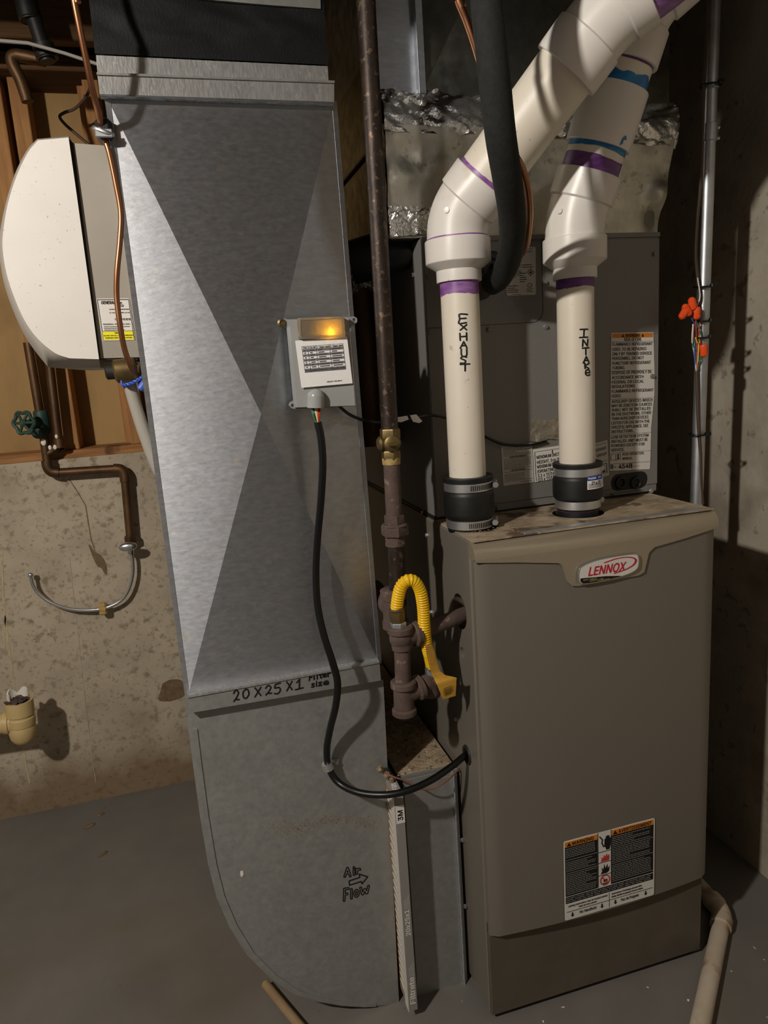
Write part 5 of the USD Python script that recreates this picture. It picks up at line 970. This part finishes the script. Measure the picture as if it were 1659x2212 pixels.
for i, t in enumerate(a_):
    e = math.cos(t)*uu+math.sin(t)*wv
    vj += [dc0+e*.0255+dax*.01, dc0+e*.0255-dax*hj[i]]
jm = trimesh.Trimesh(np.array(vj), [[2*i, 2*i+1, 2*i+3] for i in range(25)]+[[2*i, 2*i+3, 2*i+2] for i in range(25)], process=False)
obj('broken_rim', thick(jm, .003), 'speck', df, label='jagged white broken pipe rim')
obj('rubble', [grit(26, dc0[0]-.018, dc0[0]+.018, dc0[1]-.018, dc0[1]+.018, dc0[2]+.001, .003, .007, 12), lathe(dc0, dax, [(.001, .025), (.004, .025)], 20)], 'rusty_iron', df)
obj('side_pipe', [cyl(dc0+dax*Ld*.62, dc0+dax*Ld*.62+V3(-.40, 0, .02), .0255, 26), lathe(dc0+dax*Ld*.62+V3(-.028, 0, .0015), (-1, 0, .05), [(0, .0285), (.012, .0285), (.013, .026)], 26)], 'pvc_beige', df)
# streaks and a peeling patch that are really on the wall
def wall_spot(name, pts, material, label=None, t=.0006): obj(name, plate(Polygon(curve(np.array([[*A2(a, b, YB), 0] for a, b in pts+pts[:1]]), 6)[:, :2]).buffer(0).buffer(.002), YB-t, t+.0004), material, wb, label=label)
def wall_line(name, pts, w, material): obj(name, plate(LineString([A2(a, b, YB) for a, b in pts]).buffer(w, 4), YB-.0008, .001), material, wb)
wall_line('paint_run', [(4, 1190), (6, 1260), (10, 1330), (18, 1390), (25, 1440), (32, 1490), (36, 1512)], .0022, 'peel_paint')
wall_line('paint_run', [(50, 1600), (56, 1650), (64, 1690)], .0020, 'peel_paint')
wall_line('paint_run', [(12, 1330), (9, 1370), (10, 1400)], .0018, 'peel_paint')
wall_line('mortar_line', [(150, 1205), (158, 1280), (168, 1360), (176, 1450), (190, 1560), (199, 1640), (207, 1690)], .0011, 'concrete_pale')
wall_line('root_crack', [(150, 1036), (166, 1060), (185, 1092), (191, 1130), (197, 1165), (205, 1190)], .0012, 'rust_stain')
wall_spot('rust_stain', [(193, 1178), (203, 1192), (218, 1202), (228, 1220), (229, 1240), (220, 1226), (212, 1222), (203, 1205)], 'rust_stain')
wall_spot('rust_stain', [(352, 1478), (368, 1470), (392, 1472), (398, 1500), (372, 1512), (345, 1512), (348, 1494)], 'rust_stain')
# ceiling plumbing in the joist bay
dk = thing('drain_stack', 'dark iron drain pipe with rimmed couplings hanging under the joists', 'pipe', at(85, 70, y=.75))
DS = lambda a, b: at(a, b, y=.74)
obj('pipe', [cyl(DS(48, -40), DS(104, 134), .0155, 22)], 'drain_black', dk)
for a, b, c_, e in ((40, -60, 66, 44), (92, 95, 103, 128)):
    A0, B0 = DS(a, b), DS(c_, e); obj('coupling', lathe(A0, B0-A0, [(0, .0185), (.002, .022), (np.linalg.norm(B0-A0)-.003, .022), (np.linalg.norm(B0-A0), .019)], 26), 'drain_black', dk)
    obj('bright_rim', torus(B0, B0-A0, .0205, .0010, 30, 6), 'galvanized_dark', dk)
oc = thing('ceiling_copper_pipe', 'short copper pipe with elbow under the joists', 'pipe', at(65, 125, y=.8))
obj('pipe', tube(np.vstack([curve([at(*p, y=.80) for p in ((60, 220), (45, 175), (28, 140), (26, 124), (36, 119))], 6), [at(60, 123, y=.80), at(98, 131, y=.80)]]), .0125, 20), 'copper_old', oc)
single('ceiling_cable', 'thin grey cable stretched across the joist bay', 'cable', tube([at(-20, 86, y=.7), at(60, 93, y=.7), at(140, 115, y=.7), at(215, 140, y=.7)], .0035, 8), 'hose_grey')
# red wire out of the boot towards the furnace
rw = thing('thin_red_wire', 'thin frayed reddish wire from the boot edge across the filter rack top', 'wire', at(890, 1680, y=.06))
obj('wire', tube(curve([at(a, b, y=y) for a, b, y in ((824, 1664, .088), (836, 1672, .07), (850, 1678, .062), (880, 1688, .06), (905, 1702, .055), (932, 1704, .055), (960, 1690, .06), (985, 1668, .075), (990, 1660, .086))], 6), .0017, 8), 'wire_pink', rw)
obj('dust_clump', [crumple(trimesh.creation.icosphere(2, .005).apply_translation(at(a, b, y=.078)), .006, 200, i) for i, (a, b) in enumerate(((822, 1662), (836, 1674), (845, 1682)))], 'debris', rw)
for i, (px, py, s) in enumerate(((193, 1785, .016), (217, 1760, .010), (222, 1845, .012))):
    c = at(px, py, z=.001); tag_ = obj('dirt_clump', crumple(trimesh.creation.icosphere(2, 1.), .6, 2., 40+i).apply_scale([s, s*.45, .004]).apply_transform(trimesh.transformations.rotation_matrix(.6, [0, 0, 1])).apply_translation(c), 'rust_stain', label=['largest dark dirt clump on the floor left of the boot', 'small dark dirt clump on the floor nearest the concrete wall', 'brown dirt clump on the floor furthest from the concrete wall'][i], cat='dirt')
